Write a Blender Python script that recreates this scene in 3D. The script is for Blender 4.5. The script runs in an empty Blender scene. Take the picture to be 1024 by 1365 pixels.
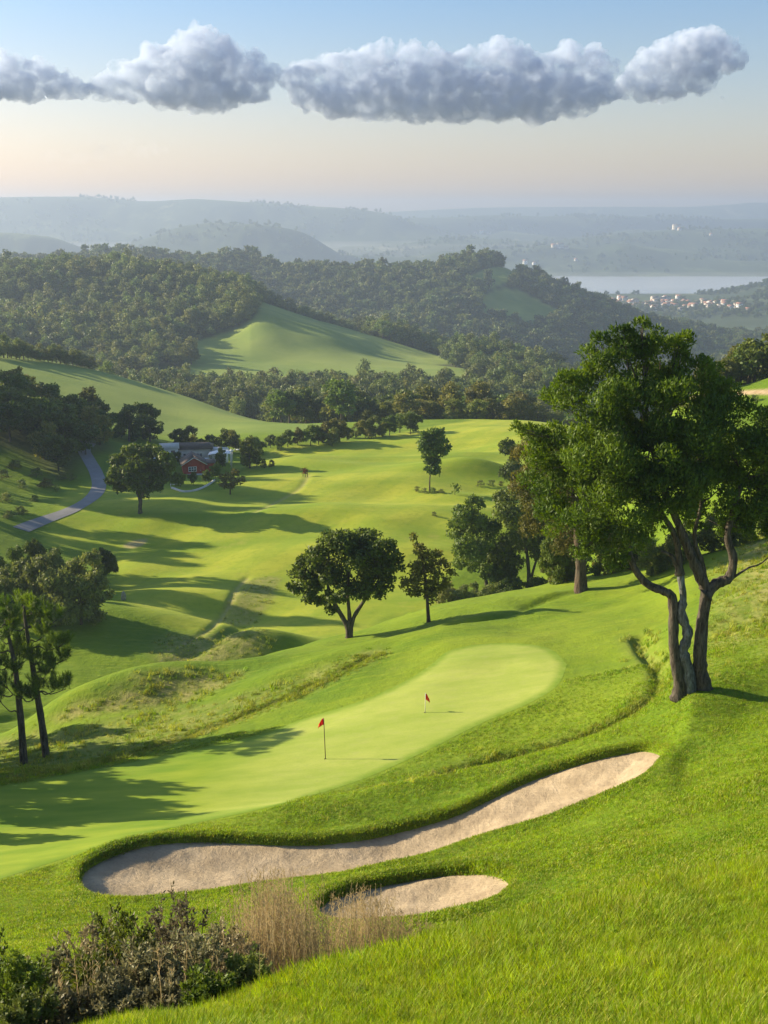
import bpy, math, random, time
import numpy as np
from mathutils import Vector
T0 = time.time()
rng = np.random.default_rng(7)
random.seed(7)
scn = bpy.context.scene
COL = scn.collection
R = math.radians

# ------------------------------------------------------------------ camera geometry (photo pixels 1024 x 1365)
F = 1500.0
PITCH = math.atan(394.5 / F)
CP, SP = math.cos(PITCH), math.sin(PITCH)

def us(px, py):
    """direction of a photo pixel as X/Y and drop/Y"""
    dy = np.asarray(py, float) - 682.5
    d = F * CP - dy * SP
    return (np.asarray(px, float) - 512) / d, (F * SP + dy * CP) / d

def pix(u, s):
    dy = F * (s * CP - SP) / (CP + s * SP)
    d = F * CP - dy * SP
    return 512 + u * d, 682.5 + dy

def at(px, py, Y):
    u, s = us(px, py)
    return np.array([u * Y, Y, -s * Y])

# ------------------------------------------------------------------ noise
def _hash(ix, iy, seed):
    h = (ix.astype(np.int64) * 374761393 + iy.astype(np.int64) * 668265263 + seed * 1442695041) & 0xFFFFFFFF
    h = ((h ^ (h >> 13)) * 1274126177) & 0xFFFFFFFF
    return ((h ^ (h >> 16)) & 0xFFFF) / 32767.5 - 1.0

def vnoise(x, y, seed=0):
    x = np.asarray(x, float); y = np.asarray(y, float)
    ix = np.floor(x); iy = np.floor(y)
    fx = x - ix; fy = y - iy
    fx = fx * fx * (3 - 2 * fx); fy = fy * fy * (3 - 2 * fy)
    a = _hash(ix, iy, seed); b = _hash(ix + 1, iy, seed)
    c = _hash(ix, iy + 1, seed); d = _hash(ix + 1, iy + 1, seed)
    return (a * (1 - fx) + b * fx) * (1 - fy) + (c * (1 - fx) + d * fx) * fy

def fbm(x, y, octv=4, seed=0):
    t = 0; a = 1.0; n = 0
    for o in range(octv):
        t = t + a * vnoise(x * 2 ** o, y * 2 ** o, seed + o * 17); n += a; a *= .5
    return t / n

def sstep(a, b, x):
    t = np.clip((np.asarray(x, float) - a) / (b - a), 0, 1)
    return t * t * (3 - 2 * t)

# ------------------------------------------------------------------ terrain: named contour lines, near to far
H = 'h'
def row(px, Y, r): return (px, Y, r, 0)
def hh(px, Y, h): return (px, Y, h, 1)
def rows(*a): return [(p, y, r, 0) for p, y, r in a]
def his(*a): return [(p, y, r, 1) for p, y, r in a]
CURVES = [
 his((-400,.8,-1.9),(512,.8,-1.8),(1400,.8,-1.6)),
 his((-400,4,-4.6),(200,4,-4.3),(1400,4,-3.8)),
 rows((-200,9.3,1480),(0,9.4,1430),(230,9.6,1374),(420,9.5,1372),(700,9.2,1368),(1024,9,1366),(1224,9,1340)),
 rows((-200,10.6,1478),(0,10.6,1424),(230,10.6,1364),(420,11.5,1308),(620,12.8,1256),(820,14.5,1203),(1024,16,1160),(1224,17,1110)),
 rows((-200,14.5,1470),(0,15,1420),(230,15,1405),(420,15.6,1350),(520,16,1300),(620,16.6,1254),(820,18.5,1192),(1024,20,1138),(1224,21,1080)),
 rows((-200,24,1300),(0,24,1285),(230,25,1268),(420,25.6,1240),(620,26.2,1220),(820,26,1163),(1024,26,1095),(1224,26,1040)),
 rows((-200,31,1235),(0,31,1222),(230,31,1208),(430,31,1185),(620,31,1162),(820,31,1108),(1024,31,1048),(1224,31,985)),
 rows((-200,35,1195),(0,35,1182),(105,34.5,1188),(200,34,1193),(400,35,1160),(560,36,1132),(720,37,1090),(885,39.5,1010),(1024,40,968),(1224,41,905)),
 rows((-200,40,1155),(0,40,1142),(105,39.5,1132),(200,39.5,1122),(400,40,1120),(500,40.5,1112),(600,41,1090),(700,42,1046),(800,42.5,1010),(885,42.8,988),(925,43.5,948),(1024,46,925),(1224,47,850)),
 rows((-200,43,1132),(0,43,1120),(200,43,1100),(400,43.6,1072),(600,44.6,1036),(750,45.6,999),(850,46.6,962),(925,47.5,912),(1024,49,885),(1224,50,810)),
 rows((-200,46,1102),(0,46,1092),(200,46,1082),(400,46.6,1062),(600,48,1028),(750,49,989),(850,50.5,944),(925,51,890),(1024,52,862),(1224,53,785)),
 rows((-200,54,1042),(0,54,1036),(200,54,1020),(400,54,994),(567,55,960),(750,58,908),(850,59,880),(925,58.5,856),(1024,58,828),(1224,58,752)),
 rows((-200,60,1032),(0,60,1020),(100,60,1006),(250,61,972),(400,64,920),(500,66,882),(600,67,860),(750,68,848),(850,68,832),(925,67,810),(1024,66,784),(1224,66,708)),
 rows((-200,66,1010),(0,66,998),(100,67,966),(250,69,932),(400,73,880),(500,76,850),(600,79,826),(750,80,808),(850,79,792),(925,76,770),(1024,75,742),(1224,76,655)),
 rows((-200,72,1002),(0,72,982),(100,73,938),(200,75,905),(290,77,896),(400,82,864),(500,88,834),(600,93,806),(700,95,786),(800,96,765),(900,95,738),(1024,95,700),(1224,98,600)),
 his((-200,86,-40),(0,88,-43),(300,92,-44),(500,108,-45),(700,116,-43),(850,118,-37),(930,118,-32),(1024,118,-28),(1224,120,-22)),
 his((-500,110,-36),(-200,110,-42),(0,110,-44.5),(300,112,-45.2),(500,124,-45.6),(700,131,-45.5),(850,131,-38),(930,131,-33),(1024,131,-28),(1224,131,-21)),
 his((-700,171,-20),(-400,171,-30),(-200,171,-37),(0,171,-44),(120,171,-46.5),(400,171,-47),(700,171,-47),(800,171,-44),(850,171,-37),(930,171,-27.5),(1024,171,-25),(1224,171,-18)),
 his((-700,205,-12),(-400,205,-22),(-200,205,-31),(0,205,-41.5),(110,205,-45.5),(200,205,-47.4),(400,205,-47.2),(700,205,-47.4),(850,205,-41),(930,205,-31),(1024,205,-28.5),(1224,205,-20)),
 his((-700,245,-10),(-400,245,-18),(-200,245,-27),(0,245,-39.5),(130,245,-46.5),(250,245,-49.5),(500,245,-49.4),(690,245,-48.4),(850,245,-46),(1024,245,-36),(1224,245,-25)),
 his((-700,290,-12),(-400,290,-20),(-200,290,-32),(0,290,-43),(120,290,-49.5),(250,290,-54.6),(340,290,-53.6),(410,290,-53.2),(550,290,-52.0),(690,290,-51.6),(850,290,-55),(1024,290,-48),(1224,290,-35)),
 his((-400,380,-24),(-200,380,-36),(0,380,-44.5),(120,380,-50.2),(250,380,-59.6),(340,380,-67.2),(410,380,-70),(550,380,-74),(700,380,-76),(850,380,-85),(1024,380,-75),(1224,380,-60)),
 his((-400,450,-47),(-200,450,-57),(0,450,-66),(250,450,-79),(550,450,-82),(700,450,-83),(850,450,-95),(1024,450,-92),(1224,450,-80)),
 his((-400,560,-74),(150,560,-84),(500,560,-85),(600,560,-86),(740,560,-89),(850,560,-110),(1224,560,-120)),
 his((-400,650,-74),(300,650,-80),(600,650,-86),(740,650,-95),(850,650,-125),(1224,650,-140)),
 rows((-400,760,410),(0,760,420),(150,760,425),(300,760,420),(350,760,407),(400,760,418),(500,760,447),(600,760,473),(740,760,503),(850,760,545),(1224,760,560)),
 rows((-400,880,376),(0,880,373),(150,880,369),(250,880,379),(320,880,391),(400,880,414),(500,880,442),(600,880,468),(740,880,508),(850,880,530),(1224,880,530)),
 his((-400,1100,-90),(0,1100,-90),(400,1100,-115),(600,1100,-130),(740,1100,-150),(850,1100,-163),(1224,1100,-175)),
 his((-400,1250,-95),(200,1250,-98),(400,1250,-115),(600,1250,-118),(740,1250,-138),(850,1250,-165),(1224,1250,-180)),
 rows((-400,1500,362),(0,1500,358),(220,1500,348),(330,1500,350),(400,1500,361),(560,1500,366),(600,1500,356),(640,1500,350),(672,1500,355),(700,1500,371),(760,1500,396),(800,1500,408),(870,1500,440),(1024,1500,465),(1224,1500,465)),
 his((-400,1850,-170),(700,1850,-180),(850,1850,-190),(1024,1850,-186),(1224,1850,-180)),
 his((-400,2300,-194),(900,2300,-192),(1000,2300,-178),(1224,2300,-165)),
 his((-400,2750,-196),(930,2750,-194),(1024,2750,-160),(1224,2750,-130)),
 his((-400,3080,-196),(930,3080,-197),(1010,3080,-188),(1224,3080,-160)),
 his((-400,3900,-188),(620,3900,-192),(1024,3900,-194),(1224,3900,-190)),
 his((-400,4500,-160),(1224,4500,-165)),
 his((-400,5500,-150),(1224,5500,-140)),
 his((-400,7600,-140),(1224,7600,-130)),
 his((-400,9500,-100),(1224,9500,-100)),
]

def pchip(x, y, xs):
    """monotone cubic through (x, y), clamped ends"""
    x = np.asarray(x, float); y = np.asarray(y, float)
    if len(x) == 1: return np.full(len(xs), y[0])
    h = np.diff(x); d = np.diff(y) / h
    m = np.zeros(len(x)); m[0] = d[0]; m[-1] = d[-1]
    if len(x) > 2:
        w1 = 2 * h[1:] + h[:-1]; w2 = h[1:] + 2 * h[:-1]
        ok = d[:-1] * d[1:] > 0
        with np.errstate(all='ignore'):
            mm = (w1 + w2) / (w1 / d[:-1] + w2 / d[1:])
        m[1:-1] = np.where(ok, mm, 0)
    xs = np.clip(xs, x[0], x[-1])
    i = np.clip(np.searchsorted(x, xs) - 1, 0, len(x) - 2)
    t = (xs - x[i]) / h[i]
    return ((1 + 2 * t) * (1 - t) ** 2 * y[i] + t * (1 - t) ** 2 * h[i] * m[i]
            + t * t * (3 - 2 * t) * y[i + 1] + t * t * (t - 1) * h[i] * m[i + 1])

US = np.concatenate([-np.geomspace(1.5, .43, 46)[:-1], np.linspace(-.43, .43, 660), np.geomspace(.43, 1.5, 46)[1:]])
def geo(a, b, st): return np.geomspace(a, b, int(math.log(b / a) / st) + 1)[:-1]
YS = np.concatenate([geo(.8, 6, .03), geo(6, 30, .0045), geo(30, 60, .0022), geo(60, 100, .0032),
                     geo(100, 320, .0045), geo(320, 2000, .008), geo(2000, 9500, .011), [9500.0]])
LY = np.log(YS)
kY = []; kH = []
for c in CURVES:
    pu = []; pl = []; ph = []
    for (px, Y, v, m) in c:
        if m: s = -v / Y; hgt = v
        else: s = float(us(px, v)[1]); hgt = -s * Y
        dy = F * (s * CP - SP) / (CP + s * SP)
        pu.append((px - 512) / (F * CP - dy * SP)); pl.append(math.log(Y)); ph.append(hgt)
    kY.append(pchip(pu, pl, US)); kH.append(pchip(pu, ph, US))
kY = np.array(kY); kH = np.array(kH)
for k in range(1, len(kY)): kY[k] = np.maximum(kY[k], kY[k - 1] + .012)
G = np.zeros((len(YS), len(US)))
for j in range(len(US)): G[:, j] = pchip(kY[:, j], kH[:, j], LY)
# soften kinks across columns in the far terrain
GX = YS[:, None] * US[None, :]; GY = np.repeat(YS[:, None], len(US), 1)
PXg, PYg = pix(US[None, :] + 0 * G, -G / GY)
# natural relief
w = sstep(560, 760, GY) * (1 - sstep(1750, 1900, GY))
G += w * (fbm(GX / 130, GY / 110, 4, 3) * 11 - 1)
w = sstep(380, 460, GY) * (1 - sstep(560, 640, GY)); G += w * fbm(GX / 50, GY / 50, 3, 5) * 4
w = sstep(1850, 2000, GY) * (1 - sstep(2900, 3050, GY)); G += w * np.maximum(fbm(GX / 260, GY / 130, 4, 8), -.2) * (7 + 22 * sstep(.31, .36, GX / GY))
w = sstep(3950, 4400, GY); G += w * (np.abs(fbm(GX / 900, GY / 420, 5, 11)) * 150 - 25 + 20 * fbm(GX / 200, GY / 150, 4, 2))
w = sstep(100, 130, GY) * (1 - sstep(300, 380, GY)); G += w * fbm(GX / 34, GY / 22, 3, 13) * 2.6 * (1 - .75 * sstep(235, 285, GY))
w = sstep(52, 66, GY) * (1 - sstep(96, 120, GY)); G += w * fbm(GX / 9, GY / 7, 3, 14) * .6
w = sstep(5, 12, GY) * (1 - sstep(36, 44, GY)); G += w * fbm(GX / 3.0, GY / 3.0, 4, 15) * .10
w = 1 - sstep(13, 20, GY); G += w * fbm(GX / 1.1, GY / 1.1, 3, 16) * .06

def mound(px, py, Y, rx, ry, amp, ang=0):
    global G
    u, s = us(px, py); cx = float(u) * Y; dx = GX - cx; dy = GY - Y; c, sn_ = math.cos(ang), math.sin(ang)
    G = G + amp * np.exp(-((dx * c + dy * sn_) / rx) ** 2 - ((-dx * sn_ + dy * c) / ry) ** 2)
mound(215, 925, 72.5, 6.5, 3.0, 1.5, .25); mound(80, 965, 70, 4.5, 2.2, .7, .2); mound(345, 860, 112, 7, 3.5, 2.6, .2); mound(420, 905, 70, 5, 2, .6, .4)
mound(120, 880, 122, 12, 6, 2.0, .1); mound(620, 640, 208, 16, 6, 2.2, 0); mound(500, 700, 172, 18, 7, 1.8, .1); mound(250, 790, 134, 9, 5, 1.2, 0)
mound(985, 830, 62, 4.5, 3.0, 1.0, .4); mound(700, 800, 84, 8, 2.5, .7, .2)
def ridge(pts, Yc, sig, rough=.05, wl=300, seed=1):
    """a distant range whose skyline passes the given points at distance Yc"""
    global G
    pu = [float(us(p, r)[0]) for p, r in pts]; phh = [-float(us(p, r)[1]) * Yc for p, r in pts]
    top = pchip(pu, phh, US)[None, :]
    wob = fbm(GX / wl, GY / (wl * 1.2), 5, seed)
    base = -200
    prof = np.exp(-((GY - Yc - wob * sig * .35) / sig) ** 2)
    z = base + (top - base) * prof + wob * (top - base) * rough
    fade = prof > .03
    G = np.where(fade & (z > G), z, G)
ridge([(-400,292),(-100,275),(0,262),(60,261),(110,262),(200,268),(260,265),(330,268),(400,273),(450,276),(512,284),(560,300),(640,330),(700,380),(1300,400)], 6000, 600, .05, 420, 4)
ridge([(-400,330),(-100,330),(0,308),(60,314),(110,330),(150,350),(1300,400)], 3900, 260, .04, 200, 5)
ridge([(-400,400),(120,345),(200,316),(255,300),(300,297),(345,298),(400,308),(440,330),(520,380),(1300,400)], 4200, 300, .03, 220, 6)
ridge([(-400,330),(380,330),(440,300),(520,291),(640,288),(700,287),(820,289),(1024,292),(1300,294)], 6800, 500, .07, 300, 7)
ridge([(-400,360),(500,332),(560,322),(640,318),(720,321),(820,312),(900,306),(1024,304),(1300,308)], 5000, 330, .06, 220, 9)
ridge([(-400,300),(400,300),(520,283),(600,279),(640,277),(700,276),(800,275),(900,276),(960,273),(1010,270),(1100,271),(1300,280)], 8800, 500, .03, 500, 10)
ridge([(-400,380),(560,350),(640,345),(760,348),(860,350),(1024,347),(1300,345)], 4250, 200, .05, 150, 12)
# lake bed
lake = sstep(.075, .10, GX / GY) * (1 - sstep(.345, .37, GX / GY)) * sstep(3040, 3120, GY + 60 * fbm(GX / 200, GY / 400, 3, 31)) * (1 - sstep(3820, 3900, GY + 70 * fbm(GX / 150, GY / 400, 3, 32)))
G = G * (1 - lake) + (-203) * lake

def gsample(A, X, Y):
    X = np.asarray(X, float); Y = np.asarray(Y, float)
    u = np.clip(X / Y, US[0] + 1e-6, US[-1] - 1e-6); l = np.clip(np.log(Y), LY[0] + 1e-6, LY[-1] - 1e-6)
    j = np.clip(np.searchsorted(US, u) - 1, 0, len(US) - 2); i = np.clip(np.searchsorted(LY, l) - 1, 0, len(LY) - 2)
    a = (u - US[j]) / (US[j + 1] - US[j]); b = (l - LY[i]) / (LY[i + 1] - LY[i])
    return (A[i, j] * (1 - a) + A[i, j + 1] * a) * (1 - b) + (A[i + 1, j] * (1 - a) + A[i + 1, j + 1] * a) * b
G0 = G.copy()        # the land before bunkers are dug
def hz(X, Y): return gsample(G, X, Y)

def hit(px, py, Y0=5.0, Y1=9000.0):
    """first ground point along the sight line through (px, py) beyond Y0"""
    u, s = us(px, py); u = float(u); s = float(s)
    m = (YS >= Y0) & (YS <= Y1); ys = YS[m]
    S = -gsample(G0, u * ys, ys) / ys
    below = S <= s
    k = int(np.argmax(below)) if below.any() else len(ys) - 1
    if k > 0 and below.any():
        a, b = S[k - 1], S[k]; t = (a - s) / (a - b) if a != b else 0
        y = ys[k - 1] + (ys[k] - ys[k - 1]) * t
    else: y = ys[k]
    return np.array([u * y, y])
def hits(pts, Y0=5.0, Y1=9000.0): return np.array([hit(p, q, Y0, Y1) for p, q in pts])
def g3(px, py, Y0=5.0, Y1=9000.0):
    x, y = hit(px, py, Y0, Y1); return Vector((x, y, float(hz(x, y))))

def catmull(P, n, closed=False):
    P = np.asarray(P, float); N = len(P)
    if closed: idx = lambda i: P[i % N]; segs = N
    else: idx = lambda i: P[min(max(i, 0), N - 1)]; segs = N - 1
    out = []
    per = max(1, n // segs)
    for i in range(segs):
        p0, p1, p2, p3 = idx(i - 1), idx(i), idx(i + 1), idx(i + 2)
        for k in range(per):
            t = k / per
            out.append(.5 * ((2 * p1) + (p2 - p0) * t + (2 * p0 - 5 * p1 + 4 * p2 - p3) * t * t + (3 * p1 - p0 - 3 * p2 + p3) * t ** 3))
    if not closed: out.append(P[-1])
    return np.array(out)

def sdist(poly, X, Y):
    """signed distance to a closed polygon, positive inside"""
    X = np.asarray(X, float); Y = np.asarray(Y, float)
    d = np.full(X.shape, 1e9); ins = np.zeros(X.shape, bool)
    n = len(poly)
    for i in range(n):
        ax, ay = poly[i]; bx, by = poly[(i + 1) % n]
        ex, ey = bx - ax, by - ay; L = ex * ex + ey * ey + 1e-12
        t = np.clip(((X - ax) * ex + (Y - ay) * ey) / L, 0, 1)
        d = np.minimum(d, (X - ax - t * ex) ** 2 + (Y - ay - t * ey) ** 2)
        c = ((ay > Y) != (by > Y)) & (X < ex * (Y - ay) / (ey if abs(ey) > 1e-12 else 1e-12) + ax)
        ins ^= c
    return np.where(ins, 1, -1) * np.sqrt(d)

def region(poly, pad=3.0):
    x0, y0 = poly.min(0) - pad; x1, y1 = poly.max(0) + pad
    return (GX >= x0) & (GX <= x1) & (GY >= y0) & (GY <= y1)

# strips: a far edge and a near edge, both in photo pixels
BIG_TOP = [(98,1178),(108,1156),(150,1133),(205,1119),(290,1115),(380,1119),(450,1116),(520,1104),(600,1082),(650,1060),(700,1037),(760,1016),(820,1000),(864,994),(894,1002)]
BIG_BOT = [(98,1178),(118,1198),(170,1203),(230,1200),(300,1191),(360,1180),(430,1172),(500,1161),(560,1146),(640,1119),(700,1103),(750,1087),(800,1066),(855,1040),(894,1002)]
SM_TOP = [(410,1210),(435,1192),(480,1178),(530,1168),(590,1159),(640,1156),(674,1160),(692,1174)]
SM_BOT = [(410,1210),(426,1228),(470,1235),(520,1233),(570,1229),(620,1217),(668,1199),(692,1174)]
GR_TOP = [(-120,1072),(0,1050),(150,1022),(330,985),(400,960),(480,935),(540,908),(575,886),(598,868),(640,859),(695,858),(735,866),(756,886)]
GR_BOT = [(-120,1210),(0,1172),(100,1140),(200,1110),(320,1085),(400,1065),(480,1040),(560,1005),(640,965),(700,940),(742,915),(756,886)]
def edge(pts, Y0, Y1, n=120): return hits(catmull(pts, n), Y0, Y1)
bigT, bigB = edge(BIG_TOP, 30, 60), edge(BIG_BOT, 28, 60)
smT, smB = edge(SM_TOP, 22, 45), edge(SM_BOT, 22, 45)
grT, grB = edge(GR_TOP, 40, 90), edge(GR_BOT, 36, 90)
def ring(T, B): return np.concatenate([T, B[::-1][1:-1]])
bigP, smP, grP = ring(bigT, bigB), ring(smT, smB), ring(grT, grB)

SD = {}
def fullsd(poly, pad=3.0, name=None):
    out = np.full(G.shape, -99.0); m = region(poly, pad)
    if m.any(): out[m] = sdist(poly, GX[m], GY[m])
    if name: SD[name] = out
    return out
def dig(poly, depth, name):
    global G
    d = fullsd(poly, 3.0, name)
    lip = np.exp(-((d + .25) / .45) ** 2) * .16                 # turf rolls up to the edge
    inside = sstep(0, .16, d) * .30 + sstep(0, 2.4, d) * depth + sstep(.1, .4, d) * .14
    G = G + lip * (d > -3) - inside
    return d
def sandz(d, depth, X, Y):
    return gsample(G0, X, Y) - .22 - sstep(0, 2.4, d) * depth + fbm(X / .8, Y / .8, 4, 77) * .05 * sstep(.2, .8, d) + fbm(X / .17, Y / .17, 2, 79) * .012
dB = dig(bigP, .50, 'big'); dS = dig(smP, .35, 'small')
dG = fullsd(grP, 3.0, 'green')
G = G - .03 * sstep(.25, .6, dG)
# cut ditches and the rough bank lines
def groove(pts, Y0, Y1, wid, dep, shift=0):
    global G
    P = edge(pts, Y0, Y1, 60)
    m = region(P, 4 * wid + 1)
    d = np.full(G.shape, 99.0); dd = np.full(m.sum(), 1e9); X = GX[m]; Y = GY[m]
    for i in range(len(P) - 1):
        a = P[i]; e = P[i + 1] - a; L = (e ** 2).sum() + 1e-9
        t = np.clip(((X - a[0]) * e[0] + (Y - a[1]) * e[1]) / L, 0, 1)
        dd = np.minimum(dd, (X - a[0] - t * e[0]) ** 2 + (Y - a[1] - t * e[1]) ** 2)
    d[m] = np.sqrt(dd)
    prof = np.exp(-(d / wid) ** 2) * dep
    G = G - prof * .6
    return d
DITCH = [(470,1066),(560,1043),(650,1016),(740,992),(800,972),(850,946),(874,920),(880,890),(862,866),(852,850)]
dD = groove(DITCH, 46, 75, .48, 1.05)
TERR = [(-60,1050),(60,1030),(160,1008),(240,984),(320,955),(400,920),(460,892),(495,872)]
dT = groove(TERR, 54, 80, .40, .40)
dV = groove([(0,958),(60,948),(110,930),(170,905),(215,893),(250,872),(290,850),(320,836)], 84, 150, 1.1, .9)
dV2 = groove([(240,860),(280,838),(300,815),(315,785),(330,770)], 100, 190, .5, .35)
dC = groove([(340,682),(370,668),(400,650),(412,632)], 150, 260, .7, .3)
dR = groove([(480,838),(530,822),(560,812)], 80, 110, .4, .3)
dR2 = groove([(600,832),(680,818),(740,795),(770,788)], 70, 110, .5, .35)
print('terrain', round(time.time() - T0, 1))

# ------------------------------------------------------------------ mesh helpers
def link(o, parent=None):
    COL.objects.link(o)
    if parent: o.parent = parent
    return o
def mesh(name, V, Fc, mats, parent=None, smooth=False, mi=None, attrs=None, linkit=True):
    V = np.asarray(V, np.float32)
    me = bpy.data.meshes.new(name)
    me.vertices.add(len(V)); me.vertices.foreach_set('co', V.ravel())
    if isinstance(Fc, np.ndarray):
        n, k = Fc.shape; me.loops.add(n * k); me.polygons.add(n)
        me.loops.foreach_set('vertex_index', Fc.astype(np.int32).ravel())
        me.polygons.foreach_set('loop_start', np.arange(0, n * k, k, dtype=np.int32))
        me.polygons.foreach_set('loop_total', np.full(n, k, np.int32))
        nf = n
    else:
        ls = []; st = []; tt = []
        for f in Fc: st.append(len(ls)); tt.append(len(f)); ls.extend(f)
        nf = len(Fc); me.loops.add(len(ls)); me.polygons.add(nf)
        me.loops.foreach_set('vertex_index', ls); me.polygons.foreach_set('loop_start', st); me.polygons.foreach_set('loop_total', tt)
    if not isinstance(mats, (list, tuple)): mats = [mats]
    for m in mats: me.materials.append(m)
    if mi is not None: me.polygons.foreach_set('material_index', np.asarray(mi, np.int32))
    if smooth: me.polygons.foreach_set('use_smooth', np.ones(nf, bool))
    if attrs:
        for k, a in attrs.items():
            at_ = me.attributes.new(k, 'FLOAT', 'POINT'); at_.data.foreach_set('value', np.asarray(a, np.float32).ravel())
    me.update(calc_edges=True)
    o = bpy.data.objects.new(name, me)
    if linkit: link(o, parent)
    return o
def tag(o, label=None, cat=None, group=None, kind=None):
    if label: o['label'] = label
    if cat: o['category'] = cat
    if group: o['group'] = group
    if kind: o['kind'] = kind
    return o
def empty(name, loc, label, cat, group=None, rz=0):
    o = bpy.data.objects.new(name, None); o.location = loc; o.rotation_euler.z = rz; o.empty_display_size = .3
    link(o); return tag(o, label, cat, group)
def copy_tree(o, parent=None):
    c = o.copy(); COL.objects.link(c)
    if parent: c.parent = parent
    for ch in list(o.children): copy_tree(ch, c)
    return c

class MB:
    """collects geometry for ONE mesh object"""
    def __init__(s): s.V = []; s.F = []; s.n = 0; s.mi = []
    def add(s, V, Fc, m=0):
        s.V.append(np.asarray(V, float)); s.F += [tuple(int(i) + s.n for i in f) for f in Fc]; s.mi += [m] * len(Fc); s.n += len(V)
    def box(s, c, d, rz=0, m=0, taper=1):
        x, y, z = [k / 2 for k in d]; P = []
        for zz, t in ((-z, 1), (z, taper)):
            for sx, sy in ((-1, -1), (1, -1), (1, 1), (-1, 1)):
                a, b = sx * x * t, sy * y * t
                P.append((c[0] + a * math.cos(rz) - b * math.sin(rz), c[1] + a * math.sin(rz) + b * math.cos(rz), c[2] + zz))
        s.add(P, [(3, 2, 1, 0), (4, 5, 6, 7), (0, 1, 5, 4), (1, 2, 6, 5), (2, 3, 7, 6), (3, 0, 4, 7)], m)
    def tube(s, pts, rad, seg=8, m=0, lump=0):
        pts = [Vector(p) for p in pts]; n = len(pts); V = []; ref = None
        for i, p in enumerate(pts):
            d = (pts[min(i + 1, n - 1)] - pts[max(i - 1, 0)]).normalized()
            if ref is None: ref = d.orthogonal().normalized()
            ref = (ref - d * ref.dot(d)).normalized(); bi = d.cross(ref)
            for k in range(seg):
                a = 2 * math.pi * k / seg
                r = rad[i] * (1 + (lump * random.uniform(-1, 1) if lump else 0))
                V.append(p + (ref * math.cos(a) + bi * math.sin(a)) * r)
        Fc = []
        for i in range(n - 1):
            for k in range(seg):
                a = i * seg + k; b = i * seg + (k + 1) % seg
                Fc.append((a, b, b + seg, a + seg))
        Fc.append(tuple(range(seg))[::-1]); Fc.append(tuple((n - 1) * seg + k for k in range(seg)))
        s.add([tuple(v) for v in V], Fc, m)
    def build(s, name, mats, parent=None, smooth=False):
        return mesh(name, np.concatenate(s.V), s.F, mats, parent, smooth, s.mi)

def curve_pts(P, n=10):
    return [tuple(v) for v in catmull(np.array([tuple(p) for p in P]), n)]
def lerp_r(r0, r1, n): return [r0 + (r1 - r0) * i / (n - 1) for i in range(n)]

# ------------------------------------------------------------------ materials
def newmat(name):
    m = bpy.data.materials.new(name); m.use_nodes = True
    nt = m.node_tree; nt.nodes.clear()
    out = nt.nodes.new('ShaderNodeOutputMaterial')
    return m, nt, out
class NT:
    def __init__(s, nt): s.nt = nt
    def n(s, t, **kw):
        nd = s.nt.nodes.new(t)
        for k, v in kw.items():
            if k.startswith('i_'):
                key = k[2:]; key = int(key) if key.isdigit() else key.replace('_', ' ')
                s.put(nd.inputs[key], v)
            else: setattr(nd, k, v)
        return nd
    def put(s, sock, v):
        if isinstance(v, bpy.types.NodeSocket): s.nt.links.new(v, sock)
        else: sock.default_value = v
    def noise(s, vec, scale, detail=4, rough=.6, dist=0):
        nd = s.n('ShaderNodeTexNoise'); nd.inputs['Scale'].default_value = scale; nd.inputs['Detail'].default_value = detail
        nd.inputs['Roughness'].default_value = rough; nd.inputs['Distortion'].default_value = dist
        if vec is not None: s.nt.links.new(vec, nd.inputs['Vector'])
        return nd.outputs['Fac']
    def attr(s, name): return s.n('ShaderNodeAttribute', attribute_name=name).outputs['Fac']
    def mix(s, f, a, b):
        nd = s.n('ShaderNodeMix', data_type='RGBA')
        s.put(nd.inputs[0], f)
        for sock, v in ((nd.inputs[6], a), (nd.inputs[7], b)):
            s.put(sock, v if isinstance(v, bpy.types.NodeSocket) else (*v, 1) if len(v) == 3 else v)
        return nd.outputs[2]
    def math(s, op, a, b=0.0, c=None, clamp=False):
        nd = s.n('ShaderNodeMath', operation=op); nd.use_clamp = clamp
        s.put(nd.inputs[0], a); s.put(nd.inputs[1], b)
        if c is not None: s.put(nd.inputs[2], c)
        return nd.outputs[0]
    def ramp(s, f, lo, hi, a=0.0, b=1.0):
        nd = s.n('ShaderNodeMapRange', clamp=True)
        s.put(nd.inputs[0], f); nd.inputs[1].default_value = lo; nd.inputs[2].default_value = hi
        nd.inputs[3].default_value = a; nd.inputs[4].default_value = b
        return nd.outputs[0]
    def bump(s, h, strength, dist):
        nd = s.n('ShaderNodeBump'); nd.inputs['Strength'].default_value = strength; nd.inputs['Distance'].default_value = dist
        s.put(nd.inputs['Height'], h); return nd.outputs[0]
    def pos(s): return s.n('ShaderNodeNewGeometry').outputs['Position']
    def obj(s): return s.n('ShaderNodeTexCoord').outputs['Object']
    def scaled(s, v, sx, sy, sz, rz=0):
        nd = s.n('ShaderNodeMapping'); s.put(nd.inputs[0], v); nd.inputs['Scale'].default_value = (sx, sy, sz); nd.inputs['Rotation'].default_value = (0, 0, rz)
        return nd.outputs[0]

def simple(name, col, rough=.7, metal=0, var=.15, nscale=8, bump=0, spec=.3, coat=0):
    m, nt, out = newmat(name); N = NT(nt)
    v = N.obj(); f = N.noise(v, nscale, 5)
    c = N.mix(N.ramp(f, .3, .7), tuple(k * (1 - var) for k in col), tuple(min(1, k * (1 + var)) for k in col))
    b = N.n('ShaderNodeBsdfPrincipled'); N.put(b.inputs['Base Color'], c)
    b.inputs['Roughness'].default_value = rough; b.inputs['Metallic'].default_value = metal; b.inputs['Specular IOR Level'].default_value = spec
    if bump: N.put(b.inputs['Normal'], N.bump(f, .6, bump))
    nt.links.new(b.outputs[0], out.inputs[0]); return m

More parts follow.
